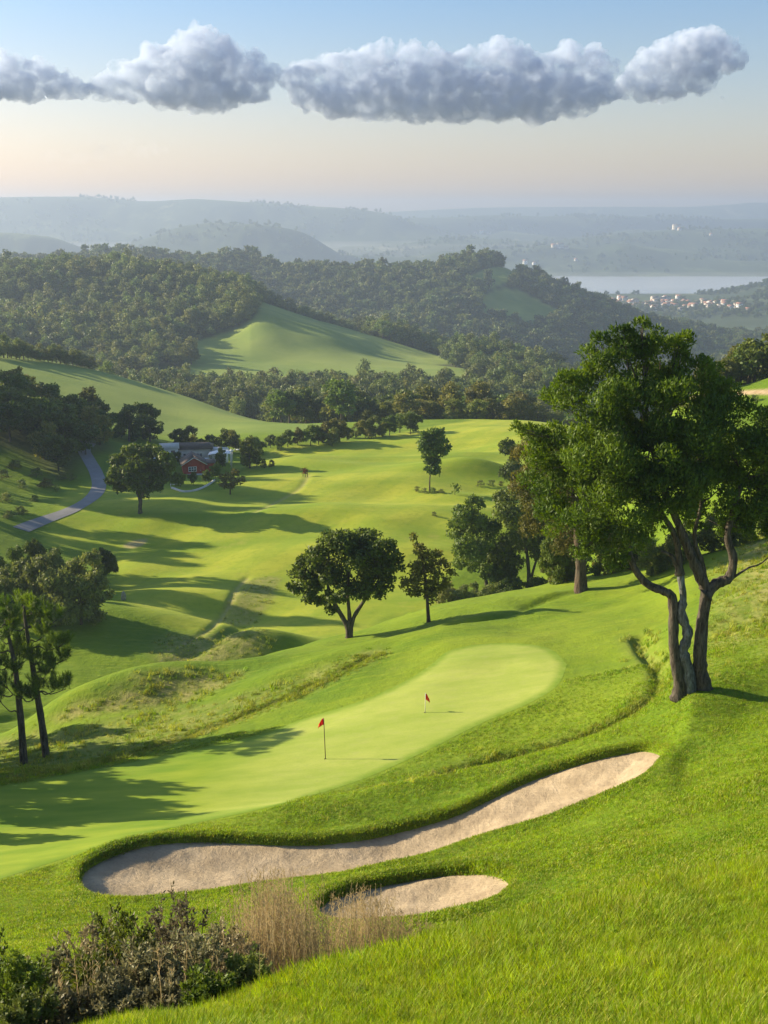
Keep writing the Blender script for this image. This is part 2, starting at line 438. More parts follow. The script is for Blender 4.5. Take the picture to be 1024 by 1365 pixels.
def leafmat(name, dark, light, trans=.35, hue=.04, scale=.6, tip=None, spec=.25):
    m, nt, out = newmat(name); N = NT(nt)
    p = N.pos(); f = N.noise(p, scale, 3, .6); g = N.noise(p, scale * 14, 2, .5)
    ff = N.math('ADD', N.math('MULTIPLY', f, .6), N.math('MULTIPLY', g, .4))
    c = N.mix(N.ramp(ff, .36, .62), dark, light)
    oi = N.n('ShaderNodeObjectInfo').outputs['Random']
    hs = N.n('ShaderNodeHueSaturation'); N.put(hs.inputs['Hue'], N.ramp(oi, 0, 1, .5 - hue, .5 + hue * .6)); N.put(hs.inputs['Value'], N.ramp(N.math('FRACT', N.math('MULTIPLY', oi, 7.3)), 0, 1, .65, 1.4))
    hs.inputs['Saturation'].default_value = 1.0
    N.put(hs.inputs['Color'], c); c = hs.outputs[0]
    d = N.n('ShaderNodeBsdfPrincipled'); N.put(d.inputs['Base Color'], c); d.inputs['Roughness'].default_value = .55; d.inputs['Specular IOR Level'].default_value = spec
    t = N.n('ShaderNodeBsdfTranslucent')
    h2 = N.n('ShaderNodeHueSaturation'); h2.inputs['Hue'].default_value = .485; h2.inputs['Saturation'].default_value = 1.1; h2.inputs['Value'].default_value = 1.5; N.put(h2.inputs['Color'], c)
    N.put(t.inputs[0], h2.outputs[0])
    mx = N.n('ShaderNodeMixShader'); mx.inputs[0].default_value = trans
    nt.links.new(d.outputs[0], mx.inputs[1]); nt.links.new(t.outputs[0], mx.inputs[2]); nt.links.new(mx.outputs[0], out.inputs[0])
    return m

M = {}
M['leaf_big'] = leafmat('foliage_fine', (.034, .076, .008), (.115, .180, .012), .35, .02, .35)
M['leaf_dark'] = leafmat('foliage_dark', (.034, .068, .010), (.110, .160, .024), .30, .02, .5)
M['leaf_pine'] = leafmat('foliage_pine', (.038, .090, .010), (.130, .215, .018), .38, .015, 1.2)
M['leaf_olive'] = leafmat('foliage_olive', (.070, .095, .018), (.170, .185, .035), .35, .03, .4)
M['leaf_wood'] = leafmat('foliage_wood', (.052, .090, .020), (.165, .205, .050), .28, .035, .06)
M['leaf_far'] = leafmat('foliage_far', (.040, .068, .018), (.115, .155, .036), .25, .035, .02)
M['leaf_shrub'] = leafmat('foliage_shrub', (.060, .095, .022), (.190, .225, .055), .3, .04, 1.5)
M['leaf_grey'] = leafmat('foliage_greygreen', (.095, .098, .042), (.265, .250, .130), .25, .03, 2.0)
M['reed'] = leafmat('dry_reed', (.185, .160, .075), (.400, .355, .185), .3, .02, 1.0)
M['blade'] = leafmat('grass_blade', (.130, .245, .004), (.270, .390, .008), .45, .015, .25)
M['blade_rough'] = leafmat('grass_rough', (.150, .210, .010), (.320, .350, .060), .40, .02, .3)
M['blade_far'] = leafmat('grass_mown', (.105, .215, .004), (.200, .320, .008), .40, .015, .25)
def barkmat(name, a, b_):
    m, nt, out = newmat(name); N = NT(nt); v = N.obj()
    f = N.noise(N.scaled(v, 9, 9, 1.6), 1.0, 6, .7, .6); g = N.noise(v, 1.3, 3)
    c = N.mix(N.ramp(f, .38, .62), a, b_); c = N.mix(N.ramp(g, .50, .66, 0, .5), c, (.105, .110, .085))
    b = N.n('ShaderNodeBsdfPrincipled'); N.put(b.inputs['Base Color'], c); b.inputs['Roughness'].default_value = .95; b.inputs['Specular IOR Level'].default_value = .1
    N.put(b.inputs['Normal'], N.bump(f, 1.0, .12)); nt.links.new(b.outputs[0], out.inputs[0]); return m
M['bark'] = barkmat('bark', (.050, .036, .026), (.150, .115, .085)); M['bark_dark'] = barkmat('bark_dark', (.036, .031, .026), (.155, .134, .110)); M['bark_pale'] = barkmat('bark_flaking', (.060, .062, .062), (.260, .285, .300))
M['white'] = simple('white_paint', (.80, .80, .78), .5, 0, .05)
M['red_wall'] = simple('red_timber', (.42, .07, .045), .7, 0, .2, 3)
M['roof_dark'] = simple('dark_roof', (.12, .095, .08), .8, 0, .25, 3)
M['glass'] = simple('window_glass', (.05, .06, .07), .1, 0, .1, 2, 0, .8)
M['asphalt'] = simple('path_asphalt', (.23, .23, .235), .9, 0, .12, .6, .01)
M['concrete'] = simple('pale_concrete', (.55, .54, .52), .85, 0, .1, 2)
M['flag'] = simple('red_cloth', (.85, .05, .02), .6, 0, .08, 9)
M['flag2'] = leafmat('orange_red_cloth', (.80, .055, .02), (.90, .075, .03), .35, 0, 3)
M['pole_dark'] = simple('flagstick_dark', (.10, .07, .045), .5, 0, .1)
M['pole_pale'] = simple('flagstick_white', (.75, .72, .66), .5, 0, .05)
M['cup'] = simple('cup_dark', (.03, .02, .015), .8)
M['terracotta'] = simple('terracotta_roof', (.33, .17, .12), .85, 0, .2, 1)
M['house_wall'] = simple('rendered_wall', (.62, .57, .50), .9, 0, .1, 1)
M['stone'] = simple('weathered_stone', (.28, .28, .26), .9, 0, .3, 5, .02)
M['canvas'] = simple('white_canvas', (.82, .84, .84), .7, 0, .04)
M['car_paint'] = simple('white_body_paint', (.72, .74, .76), .35, 0, .04, 2, 0, .5)
M['car_grey'] = simple('grey_body_paint', (.25, .28, .32), .35, 0, .04, 2, 0, .5)
M['rubber'] = simple('tyre_rubber', (.02, .02, .02), .8)

def ground_mat():
    m, nt, out = newmat('turf'); N = NT(nt)
    p = N.pos()
    big = N.noise(p, .012, 5, .55); mid = N.noise(p, .09, 5, .6); fine = N.noise(p, .9, 5, .65); vf = N.noise(p, 9, 4, .7)
    st = N.noise(N.scaled(p, .35, 2.4, 1, .45), 1.2, 4, .6)
    # rough turf
    c = N.mix(N.ramp(mid, .35, .65), (.082, .155, .005), (.150, .225, .009))
    c = N.mix(N.math('MULTIPLY', N.ramp(st, .50, .72), .45), c, (.230, .285, .020))
    c = N.mix(N.math('MULTIPLY', N.ramp(fine, .52, .75), .35), c, (.070, .150, .010))
    c = N.mix(N.ramp(N.noise(p, .30, 5, .65), .54, .70, 0, .45), c, (.062, .135, .008))
    c = N.mix(N.ramp(N.noise(N.scaled(p, 1, 1, 1, 1.1), .55, 6, .75), .60, .72, 0, .4), c, (.235, .255, .050))
    # close-mown fairway
    fw = N.mix(N.ramp(N.noise(N.scaled(p, .5, 2.0, 1, .25), .05, 4, .55), .35, .65), (.175, .255, .014), (.350, .375, .034))
    fw = N.mix(N.math('MULTIPLY', N.ramp(mid, .5, .7), .3), fw, (.170, .260, .012))
    fw = N.mix(N.math('MULTIPLY', N.ramp(fine, .48, .70), .38), fw, (.120, .205, .012))
    band = N.n('ShaderNodeTexWave', wave_type='BANDS', bands_direction='X'); N.put(band.inputs['Vector'], N.scaled(p, 1, 1, 0, .55)); band.inputs['Scale'].default_value = .045; band.inputs['Distortion'].default_value = 5; band.inputs['Detail'].default_value = 3; band.inputs['Detail Scale'].default_value = .5
    fw = N.mix(N.math('MULTIPLY', N.ramp(band.outputs['Fac'], .35, .65), .28), fw, (.150, .255, .014))
    fw = N.mix(N.ramp(N.noise(p, .16, 5, .7), .60, .72, 0, .5), fw, (.330, .300, .070))
    c = N.mix(N.attr('fairway'), c, fw)
    # long dry rough
    dry = N.mix(N.ramp(fine, .40, .62), (.150, .165, .035), (.340, .300, .110))
    dry = N.mix(N.ramp(vf, .45, .65, 0, .6), dry, (.075, .125, .020))
    c = N.mix(N.math('MULTIPLY', N.attr('dry'), N.ramp(N.math('ADD', mid, N.math('MULTIPLY', fine, .5)), .55, .85, .35, 1)), c, dry)
    # meadows
    me = N.mix(N.ramp(N.noise(p, .02, 4), .35, .65), (.130, .200, .035), (.230, .285, .060))
    c = N.mix(N.attr('meadow'), c, me)
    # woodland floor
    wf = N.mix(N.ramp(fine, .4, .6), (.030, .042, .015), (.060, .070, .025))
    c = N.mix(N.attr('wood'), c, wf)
    # plain with fields and copses
    vo = N.n('ShaderNodeTexVoronoi'); N.put(vo.inputs['Vector'], N.scaled(p, 1, .5, 0)); vo.inputs['Scale'].default_value = .006
    sep = N.n('ShaderNodeSeparateColor'); N.put(sep.inputs[0], vo.outputs['Color'])
    fl = N.mix(sep.outputs[0], (.040, .065, .032), (.095, .120, .050))
    fl = N.mix(N.ramp(sep.outputs[1], .86, .9, 0, .7), fl, (.26, .24, .15))
    fl = N.mix(N.ramp(N.noise(N.scaled(p, 1, .6, 0), .008, 7, .7), .38, .48), fl, (.026, .042, .022))
    c = N.mix(N.attr('plain'), c, fl)
    # bare soil
    so = N.mix(N.ramp(fine, .4, .6), (.34, .24, .14), (.46, .35, .22))
    c = N.mix(N.attr('soil'), c, so)
    b = N.n('ShaderNodeBsdfPrincipled'); N.put(b.inputs['Base Color'], c); b.inputs['Roughness'].default_value = .9; b.inputs['Specular IOR Level'].default_value = .12
    b.inputs['Sheen Weight'].default_value = .05; b.inputs['Sheen Roughness'].default_value = .5
    b.inputs['Sheen Tint'].default_value = (.8, 1, .3, 1)
    h = N.math('ADD', N.math('MULTIPLY', fine, .6), N.math('MULTIPLY', vf, .12))
    hgt = N.math('MULTIPLY', h, N.ramp(N.attr('fairway'), 0, 1, 1, .35))
    N.put(b.inputs['Normal'], N.bump(hgt, .9, .35))
    nt.links.new(b.outputs[0], out.inputs[0]); return m
M['turf'] = ground_mat()

def green_mat():
    m, nt, out = newmat('putting_turf'); N = NT(nt)
    p = N.pos()
    a = N.noise(N.scaled(p, .4, 1.5, 1, .5), .35, 5, .6); f = N.noise(p, 14, 3, .7)
    c = N.mix(N.ramp(a, .35, .65), (.250, .330, .050), (.350, .400, .085))
    c = N.mix(N.math('MULTIPLY', N.ramp(N.noise(p, .9, 5, .65), .45, .7), .4), c, (.220, .310, .040))
    c = N.mix(N.ramp(N.noise(N.scaled(p, .7, 1.6, 1, .3), 1.6, 5, .7), .50, .68, 0, .35), c, (.330, .350, .120))
    c = N.mix(N.ramp(f, .45, .7, 0, .25), c, (.150, .230, .030))
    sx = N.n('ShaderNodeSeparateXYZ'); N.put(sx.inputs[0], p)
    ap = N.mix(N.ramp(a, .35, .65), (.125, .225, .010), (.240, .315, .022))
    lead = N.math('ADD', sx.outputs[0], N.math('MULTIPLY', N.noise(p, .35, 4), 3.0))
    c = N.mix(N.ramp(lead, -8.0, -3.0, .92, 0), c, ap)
    c = N.mix(N.math('MULTIPLY', N.attr('rim'), N.ramp(N.noise(p, 1.8, 4, .7), .3, .7, .55, 1)), c, (.130, .225, .014))
    b = N.n('ShaderNodeBsdfPrincipled'); N.put(b.inputs['Base Color'], c); b.inputs['Roughness'].default_value = .85; b.inputs['Specular IOR Level'].default_value = .15
    N.put(b.inputs['Normal'], N.bump(f, .4, .01))
    nt.links.new(b.outputs[0], out.inputs[0]); return m
def sand_mat():
    m, nt, out = newmat('sand'); N = NT(nt)
    p = N.pos(); a = N.noise(p, .7, 6, .65); f = N.noise(p, 7, 6, .75); g = N.noise(N.scaled(p, 1, .4, 1, .3), 3, 5, .7, .5)
    c = N.mix(N.ramp(a, .35, .65), (.315, .250, .165), (.465, .375, .255))
    c = N.mix(N.ramp(g, .52, .68, 0, .5), c, (.19, .15, .105))
    rk = N.n('ShaderNodeTexWave', wave_type='BANDS', bands_direction='Y'); N.put(rk.inputs['Vector'], N.scaled(p, 1, 1, 0, .5)); rk.inputs['Scale'].default_value = 1.6; rk.inputs['Distortion'].default_value = 3.5; rk.inputs['Detail'].default_value = 2; rk.inputs['Detail Scale'].default_value = .4
    c = N.mix(N.math('MULTIPLY', rk.outputs['Fac'], N.ramp(N.noise(p, .6, 3), .45, .6, 0, .10)), c, (.26, .20, .14))
    c = N.mix(N.ramp(N.noise(p, .45, 4, .6), .52, .66, 0, .45), c, (.235, .185, .13))
    b = N.n('ShaderNodeBsdfPrincipled'); N.put(b.inputs['Base Color'], c); b.inputs['Roughness'].default_value = .95; b.inputs['Specular IOR Level'].default_value = .1
    N.put(b.inputs['Normal'], N.bump(N.math('ADD', N.math('ADD', f, g), N.math('MULTIPLY', rk.outputs['Fac'], .12)), .9, .05))
    nt.links.new(b.outputs[0], out.inputs[0]); return m
def water_mat():
    m, nt, out = newmat('lake_water'); N = NT(nt)
    b = N.n('ShaderNodeBsdfPrincipled'); b.inputs['Base Color'].default_value = (.38, .42, .46, 1); b.inputs['Roughness'].default_value = .2
    b.inputs['Specular IOR Level'].default_value = .9
    N.put(b.inputs['Normal'], N.bump(N.noise(N.pos(), .05, 3), .2, 1.0))
    nt.links.new(b.outputs[0], out.inputs[0]); return m
M['green'] = green_mat(); M['sand'] = sand_mat(); M['water'] = water_mat()

# ------------------------------------------------------------------ ground zones
PX, PY = pix(GX / GY, -G / GY)
def zone(pts, Y0, Y1, soft=1.0, closed=True, wob=0):
    P = hits(catmull(pts, 80, True), Y0, Y1)
    out = np.zeros(G.shape); m = region(P, soft * 3 + 1)
    d = sdist(P, GX[m], GY[m])
    if wob: d = d + fbm(GX[m] / (wob * 3), GY[m] / (wob * 3), 3, 91) * wob
    out[m] = sstep(-soft, soft, d)
    return out
fair = zone([(60,720),(120,640),(300,655),(360,600),(470,588),(560,572),(640,558),(700,550),(760,556),(760,640),(700,700),(600,760),(590,800),(520,826),(400,868),(380,845),(300,835),(260,845),(170,800),(140,740)], 96, 330, 1.5, wob=1.5)
fair = np.maximum(fair, .22 * zone([(330,1010),(480,925),(560,860),(700,835),(840,800),(700,800),(620,830),(500,860),(560,800),(900,745),(900,850),(830,930),(700,990),(500,1055),(340,1100),(120,1145),(0,1180),(-60,1100),(100,1040)], 38, 130, 1.2))
dry = .0 * G
dry = np.maximum(dry, zone([(60,962),(120,930),(200,903),(270,898),(330,893),(310,912),(250,930),(190,945),(110,958)], 60, 84, 1.0, wob=1.5))
dry = np.maximum(dry, .8 * zone([(90,960),(210,893),(215,850),(280,845),(360,840),(370,870),(330,890),(230,896),(120,935)], 84, 150, 1.5, wob=2))
dry = np.maximum(dry, .7 * zone([(310,795),(345,770),(375,770),(360,800),(340,830),(300,830)], 96, 190, .8, wob=1))
dry = np.maximum(dry, np.exp(-(dT / 1.1) ** 2) * .8)
dry = np.maximum(dry, np.exp(-(dD / .9) ** 2) * .5)
dry = np.maximum(dry, .85 * zone([(930,900),(960,800),(1000,720),(1100,640),(1300,700),(1300,900),(1000,860)], 40, 130, 2, wob=2))
dry = np.maximum(dry, .5 * zone([(60,975),(200,950),(330,925),(480,870),(500,870),(400,925),(250,985),(100,1020),(0,1035),(-60,1050),(-60,1000)], 52, 84, 1, wob=1))
meadow = sstep(262, 290, GY) * (1 - sstep(395, 420, GY)) * (1 - sstep(395, 470, PX)) * (G > -99)
meadow = np.maximum(meadow, sstep(620, 650, GY) * (1 - sstep(1700, 1800, GY)))
meadow = np.maximum(meadow, sstep(300, 320, GY) * (1 - sstep(1700, 1800, GY)))
MEAD = hits(catmull([(352,402),(385,412),(440,430),(520,455),(600,480),(560,487),(480,482),(380,474),(280,470),(232,462),(290,448),(330,432),(345,415)], 60, True), 600, 900)
MEAD2 = hits(catmull([(640,402),(664,386),(692,388),(722,402),(748,420),(706,430),(652,426)], 40, True), 1150, 1600)
MEAD3 = hits(catmull([(622,376),(640,362),(668,356),(690,366),(670,378),(640,386)], 40, True), 1150, 1600)
inM = np.full(G.shape, -999.)
for P in (MEAD, MEAD2, MEAD3):
    m = region(P, 20); inM[m] = np.maximum(inM[m], sdist(P, GX[m], GY[m]))
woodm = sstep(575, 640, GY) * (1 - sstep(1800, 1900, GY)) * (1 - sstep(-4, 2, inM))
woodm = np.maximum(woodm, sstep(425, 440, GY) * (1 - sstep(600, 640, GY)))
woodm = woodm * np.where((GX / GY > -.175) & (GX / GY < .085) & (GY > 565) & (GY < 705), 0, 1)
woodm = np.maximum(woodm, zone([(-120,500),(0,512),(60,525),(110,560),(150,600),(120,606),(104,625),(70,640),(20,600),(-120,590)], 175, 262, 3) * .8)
plain = sstep(1780, 1950, GY)
soil = zone([(905,531),(950,524),(1000,520),(1060,518),(1060,526),(1000,526),(950,531)], 120, 260, .5)
soil = np.maximum(soil, .7 * zone([(165,727),(180,720),(196,720),(188,728),(172,731)], 96, 250, .4))
soil = np.maximum(soil, .35 * np.exp(-(dV2 / .35) ** 2)); soil = np.maximum(soil, .3 * np.exp(-(dC / .5) ** 2))
nI, nJ = G.shape
idx = np.arange(nI * nJ).reshape(nI, nJ)
Fq = np.stack([idx[:-1, :-1], idx[:-1, 1:], idx[1:, 1:], idx[1:, :-1]], -1).reshape(-1, 4)
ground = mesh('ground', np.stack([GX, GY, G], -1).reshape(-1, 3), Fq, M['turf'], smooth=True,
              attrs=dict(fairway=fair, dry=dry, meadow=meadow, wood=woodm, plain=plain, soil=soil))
tag(ground, kind='structure', label='rolling green golf course turf, wooded hills and hazy plain', cat='ground')
print('ground', len(G.ravel()), round(time.time() - T0, 1))

def strip(name, T, B, n, zf, mat, label, cat, attrs=None):
    ts = np.linspace(0, 1, n) ; V = []
    for k in range(len(T)):
        for t in ts: V.append(T[k] * (1 - t) + B[k] * t)
    V = np.array(V); z = zf(V[:, 0], V[:, 1])
    idx = np.arange(len(T) * n).reshape(len(T), n)
    Fq = np.stack([idx[:-1, :-1], idx[:-1, 1:], idx[1:, 1:], idx[1:, :-1]], -1).reshape(-1, 4)
    o = mesh(name, np.column_stack([V, z]), Fq, mat, smooth=True, attrs=attrs(V) if attrs else None)
    return tag(o, label, cat, kind='structure')
def dense(T, B, n=420):
    t = np.linspace(0, 1, n)
    def rs(P):
        s = np.linspace(0, 1, len(P)); return np.column_stack([np.interp(t, s, P[:, 0]), np.interp(t, s, P[:, 1])])
    return rs(T), rs(B)
T_, B_ = dense(bigT, bigB)
strip('bunker_sand', T_, B_, 60, lambda X, Y: sandz(sdist(bigP, X, Y), .50, X, Y), M['sand'], 'long curved sand bunker below the putting green', 'sand bunker')
T_, B_ = dense(smT, smB, 240)
strip('bunker_sand', T_, B_, 40, lambda X, Y: sandz(sdist(smP, X, Y), .35, X, Y), M['sand'], 'small sand bunker beside the tall dry reeds', 'sand bunker')
T_, B_ = dense(grT, grB, 520)
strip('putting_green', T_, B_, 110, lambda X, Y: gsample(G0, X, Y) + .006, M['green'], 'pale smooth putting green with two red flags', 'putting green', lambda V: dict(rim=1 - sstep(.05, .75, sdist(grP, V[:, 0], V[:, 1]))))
lk = []
for u0 in np.linspace(.06, .40, 14): lk.append(u0)
L = MB(); L.add([(.055 * 3000, 3000, -196.6), (.40 * 3000, 3000, -196.6), (.40 * 3960, 3960, -196.6), (.055 * 3960, 3960, -196.6)], [(0, 1, 2, 3)])
tag(L.build('lake', M['water']), 'pale silvery lake on the hazy plain', 'lake', kind='structure')
# cart path
PL = [(28,706),(60,693),(95,680),(122,664),(132,648),(128,630),(118,612),(112,600),(120,590)]
PC = hits(catmull(PL, 80), 150, 300)
def ribbon(P, w, zoff, jit=0):
    d = np.gradient(P, axis=0); nn = np.column_stack([-d[:, 1], d[:, 0]]); nn /= np.linalg.norm(nn, axis=1)[:, None] + 1e-9
    return P + nn * w, P - nn * w
A_, B_ = ribbon(PC, 1.25, 0)
strip('path', A_, B_, 7, lambda X, Y: hz(X, Y) + .06, M['asphalt'], 'grey asphalt cart path curving down the valley', 'path')

# ------------------------------------------------------------------ scatter (only for stuff)
def scatter(name, P, rot, scl, which, protos, label, cat):
    P = np.asarray(P, np.float32)
    me = bpy.data.meshes.new(name); me.vertices.add(len(P)); me.vertices.foreach_set('co', P.ravel())
    a = me.attributes.new('rot', 'FLOAT_VECTOR', 'POINT'); a.data.foreach_set('vector', np.asarray(rot, np.float32).ravel())
    a = me.attributes.new('scl', 'FLOAT_VECTOR', 'POINT'); a.data.foreach_set('vector', np.asarray(scl, np.float32).ravel())
    a = me.attributes.new('which', 'INT', 'POINT'); a.data.foreach_set('value', np.asarray(which, np.int32))
    o = bpy.data.objects.new(name, me); link(o)
    g = bpy.data.node_groups.new(name, 'GeometryNodeTree')
    g.interface.new_socket('Geometry', in_out='INPUT', socket_type='NodeSocketGeometry')
    g.interface.new_socket('Geometry', in_out='OUTPUT', socket_type='NodeSocketGeometry')
    gi = g.nodes.new('NodeGroupInput'); go = g.nodes.new('NodeGroupOutput'); jn = g.nodes.new('GeometryNodeJoinGeometry')
    def na(nm, dt):
        n = g.nodes.new('GeometryNodeInputNamedAttribute'); n.data_type = dt; n.inputs[0].default_value = nm; return n.outputs[0]
    r_, s_, w_ = na('rot', 'FLOAT_VECTOR'), na('scl', 'FLOAT_VECTOR'), na('which', 'INT')
    e2r = g.nodes.new('FunctionNodeEulerToRotation'); g.links.new(r_, e2r.inputs[0])
    for k, pr in enumerate(protos):
        oi = g.nodes.new('GeometryNodeObjectInfo'); oi.inputs['Object'].default_value = pr
        cmp_ = g.nodes.new('FunctionNodeCompare'); cmp_.data_type = 'INT'; cmp_.operation = 'EQUAL'
        g.links.new(w_, cmp_.inputs[2]); cmp_.inputs[3].default_value = k
        io = g.nodes.new('GeometryNodeInstanceOnPoints')
        g.links.new(gi.outputs[0], io.inputs['Points']); g.links.new(cmp_.outputs[0], io.inputs['Selection'])
        g.links.new(oi.outputs['Geometry'], io.inputs['Instance']); g.links.new(e2r.outputs[0], io.inputs['Rotation']); g.links.new(s_, io.inputs['Scale'])
        g.links.new(io.outputs[0], jn.inputs[0])
    g.links.new(jn.outputs[0], go.inputs[0])
    md = o.modifiers.new('scatter', 'NODES'); md.node_group = g
    return tag(o, label, cat, kind='stuff')

# ------------------------------------------------------------------ leaves and crowns
def unit(v): return v / (np.linalg.norm(v, axis=1)[:, None] + 1e-9)
def leaves(P, N, L, W, rs, tipdir=None, spread=1.0):
    """rhombic leaves at P facing roughly N"""
    n = len(P)
    N = unit(N + rs.normal(0, .55 * spread, (n, 3)))
    t = rs.normal(0, 1, (n, 3)) if tipdir is None else tipdir + rs.normal(0, .45 * spread, (n, 3))
    t = unit(t - (t * N).sum(1)[:, None] * N); b = np.cross(N, t)
    L = L * rs.uniform(.6, 1.3, (n, 1)); W = W * rs.uniform(.7, 1.3, (n, 1))
    V = np.stack([P, P + t * L * .5 + b * W * .5, P + t * L + N * L * .12, P + t * L * .5 - b * W * .5], 1).reshape(-1, 3)
    return V, np.arange(4 * n).reshape(n, 4)
def sph(n, rs, up=.0):
    v = unit(rs.normal(0, 1, (n, 3))); v[:, 2] += up; return unit(v)
def lobed(lobes, rs, sub=9, subr=.42, leaves_per_area=30, L=.2, W=.1, up=.15, shell=.85, upleaf=False):
    """crown: lobes > smaller lobes > leaves that cover them"""
    Ps = []; Ns = []
    for (cx, cy, cz, rx, ry, rz_) in lobes:
        d = sph(sub, rs, up); C = np.array([cx, cy, cz]) + d * np.array([rx, ry, rz_]) * shell * rs.uniform(.72, 1.0, (sub, 1))
        for c in C:
            r = (rx * ry * rz_) ** (1 / 3) * subr * rs.uniform(.65, 1.25)
            n = max(4, int(leaves_per_area * r * r * 6))
            q = sph(n, rs, .12); rad = r * rs.uniform(.55, 1.08, (n, 1)) * np.array([1, 1, .8])
            Ps.append(c + q * rad); Ns.append(q)
    P = np.concatenate(Ps); N = np.concatenate(Ns)
    tip = None
    if upleaf: tip = N * .6 + np.array([0, 0, .9])
    return leaves(P, N, L, W, rs, tip)
def icos(c, r, seg=10, rg=7):
    V = []; Fc = []
    for i in range(rg + 1):
        th = math.pi * i / rg
        for k in range(seg):
            a = 2 * math.pi * k / seg; V.append((c[0] + r[0] * math.sin(th) * math.cos(a), c[1] + r[1] * math.sin(th) * math.sin(a), c[2] + r[2] * math.cos(th)))
    for i in range(rg):
        for k in range(seg):
            a = i * seg + k; b = i * seg + (k + 1) % seg; Fc.append((a, a + seg, b + seg, b))
    return V, Fc
def rand_lobes(rs, R_, Hc, z0, n, rl=.42, flat=1.0, core=True):
    """lobes inside an ellipsoid of radius R_, height Hc, its bottom at z0"""
    out = []
    if core: out.append((0, 0, z0 + Hc * .5, R_ * .62, R_ * .62, Hc * .36))
    for i in range(n):
        a = 2 * math.pi * (i + rs.uniform(-.3, .3)) / n * 2.4; zz = rs.uniform(.12, .92)
        rr = R_ * math.sqrt(max(.05, 1 - (2 * zz - .9) ** 2)) * rs.uniform(.45, .78)
        r = R_ * rl * rs.uniform(.7, 1.2)
        out.append((rr * math.cos(a), rr * math.sin(a), z0 + Hc * zz * .9, r, r, r * .8 * flat))
    return out

def small_tree_mesh(seed, kind, leafmat_, Hh, R_, detail=1.0, L=.8, trunk=.25):
    """whole small tree (trunk and crown) as one mesh at unit position, for trees a few pixels tall"""
    rs = np.random.default_rng(seed)
    z0 = Hh * trunk; lobes = rand_lobes(rs, R_, Hh - z0, z0, 7, .42)
    V, Fc = lobed(lobes, rs, 6, .55, 1.0 * detail, L, L * .75)
    mb = MB(); mb.V.append(V); mb.F += [tuple(f) for f in Fc.tolist()]; mb.mi += [0] * len(Fc); mb.n = len(V)
    mb.tube([(0, 0, -.8), (0.1, 0, z0), (0, .1, z0 + Hh * .3)], [.035 * Hh, .025 * Hh, .015 * Hh], 6, 1)
    me = mesh('tree', np.concatenate(mb.V), mb.F, [leafmat_, M['bark_dark']], mi=mb.mi, linkit=False)
    return me

# woodland prototypes (never linked to the scene themselves)
WOOD = [small_tree_mesh(100 + k, 0, M['leaf_wood'], h, r, 5.0, .72, t) for k, (h, r, t) in enumerate([(10, 4.6, .1), (12, 4.4, .12), (9, 5.2, .08), (13, 4.0, .15), (8, 4.0, .05), (11, 5.4, .1)])]
FAR = [small_tree_mesh(200 + k, 0, M['leaf_far'], h, r, 2.2, 1.2, t) for k, (h, r, t) in enumerate([(10, 5, .05), (12, 5, .08), (9, 5.6, .02), (13, 4.6, .1)])]
for o in WOOD + FAR: o.name = 'woodland_tree'

def cloud_points(Y0, Y1, u0, u1, n, mask, rs):
    y = np.sqrt(rs.uniform(Y0 ** 2, Y1 ** 2, n)); u = rs.uniform(u0, u1, n); x = u * y
    k = mask(x, y) ; return x[k], y[k]
def wood_stuff(name, Y0, Y1, u0, u1, n, protos, smin, smax, label, maskf, seed=1):
    rs = np.random.default_rng(seed)
    x, y = cloud_points(Y0, Y1, u0, u1, n, maskf, rs)
    z = hz(x, y) - .6; k = len(x)
    rot = np.zeros((k, 3)); rot[:, 2] = rs.uniform(0, 6.28, k); rot[:, :2] = rs.normal(0, .06, (k, 2))
    s = rs.uniform(smin, smax, k); big = vnoise(x / 60, y / 60, 5) ; s = s * (1 + .25 * big)
    scl = np.stack([s * rs.uniform(.85, 1.2, k), s * rs.uniform(.85, 1.2, k), s * rs.uniform(.8, 1.2, k)], 1)
    return scatter(name, np.stack([x, y, z], 1), rot, scl, rs.integers(0, len(protos), k), protos, label, 'woodland')
notmead = lambda x, y: (gsample(inM, x, y) < -3) & ((y > 705) | (np.abs(x / y + .045) > .125))
wood_stuff('woods', 632, 985, -.62, .26, 13500, WOOD, .45, 1.4, 'dense dark woodland covering the near rounded hill above the meadow', notmead, 11)
wood_stuff('woods', 1130, 1750, -.50, .42, 18000, FAR, .6, 1.7, 'hazy blue green woodland covering the hill with two small clearings', notmead, 12)
wood_stuff('woods', 650, 1130, .12, .62, 5200, FAR, .7, 1.1, 'dense blue green woodland in the deep valley behind the largest tree', lambda x, y: x / y > .16 + .0001 * (y - 600), 13)
wood_stuff('woods', 1760, 2980, .05, .60, 5200, FAR, .65, 1.15, 'scattered copses and hedges around the village on the plain', lambda x, y: (fbm(x / 120, y / 220, 3, 44) > .02), 14)
wood_stuff('woods', 4000, 7200, -.5, .5, 9000, FAR, 1.0, 1.9, 'far copses on the misty hills beyond the lake', lambda x, y: fbm(x / 300, y / 400, 3, 45) > .05, 15)
print('woods', round(time.time() - T0, 1))

# individual trees of the wooded belt and the banks
def tree_obj(me_obj, x, y, s, label, group, name='tree', dz=-.3, sz=None):
    o = bpy.data.objects.new(name, me_obj.data); link(o)
    o.location = (x, y, float(hz(x, y)) + dz); o.rotation_euler = (random.uniform(-.05, .05), random.uniform(-.05, .05), random.uniform(0, 6.28))
    o.scale = (s * random.uniform(.85, 1.15), s * random.uniform(.85, 1.15), (sz or s) * random.uniform(.85, 1.15))
    return tag(o, label, 'tree', group)
rs = np.random.default_rng(5)
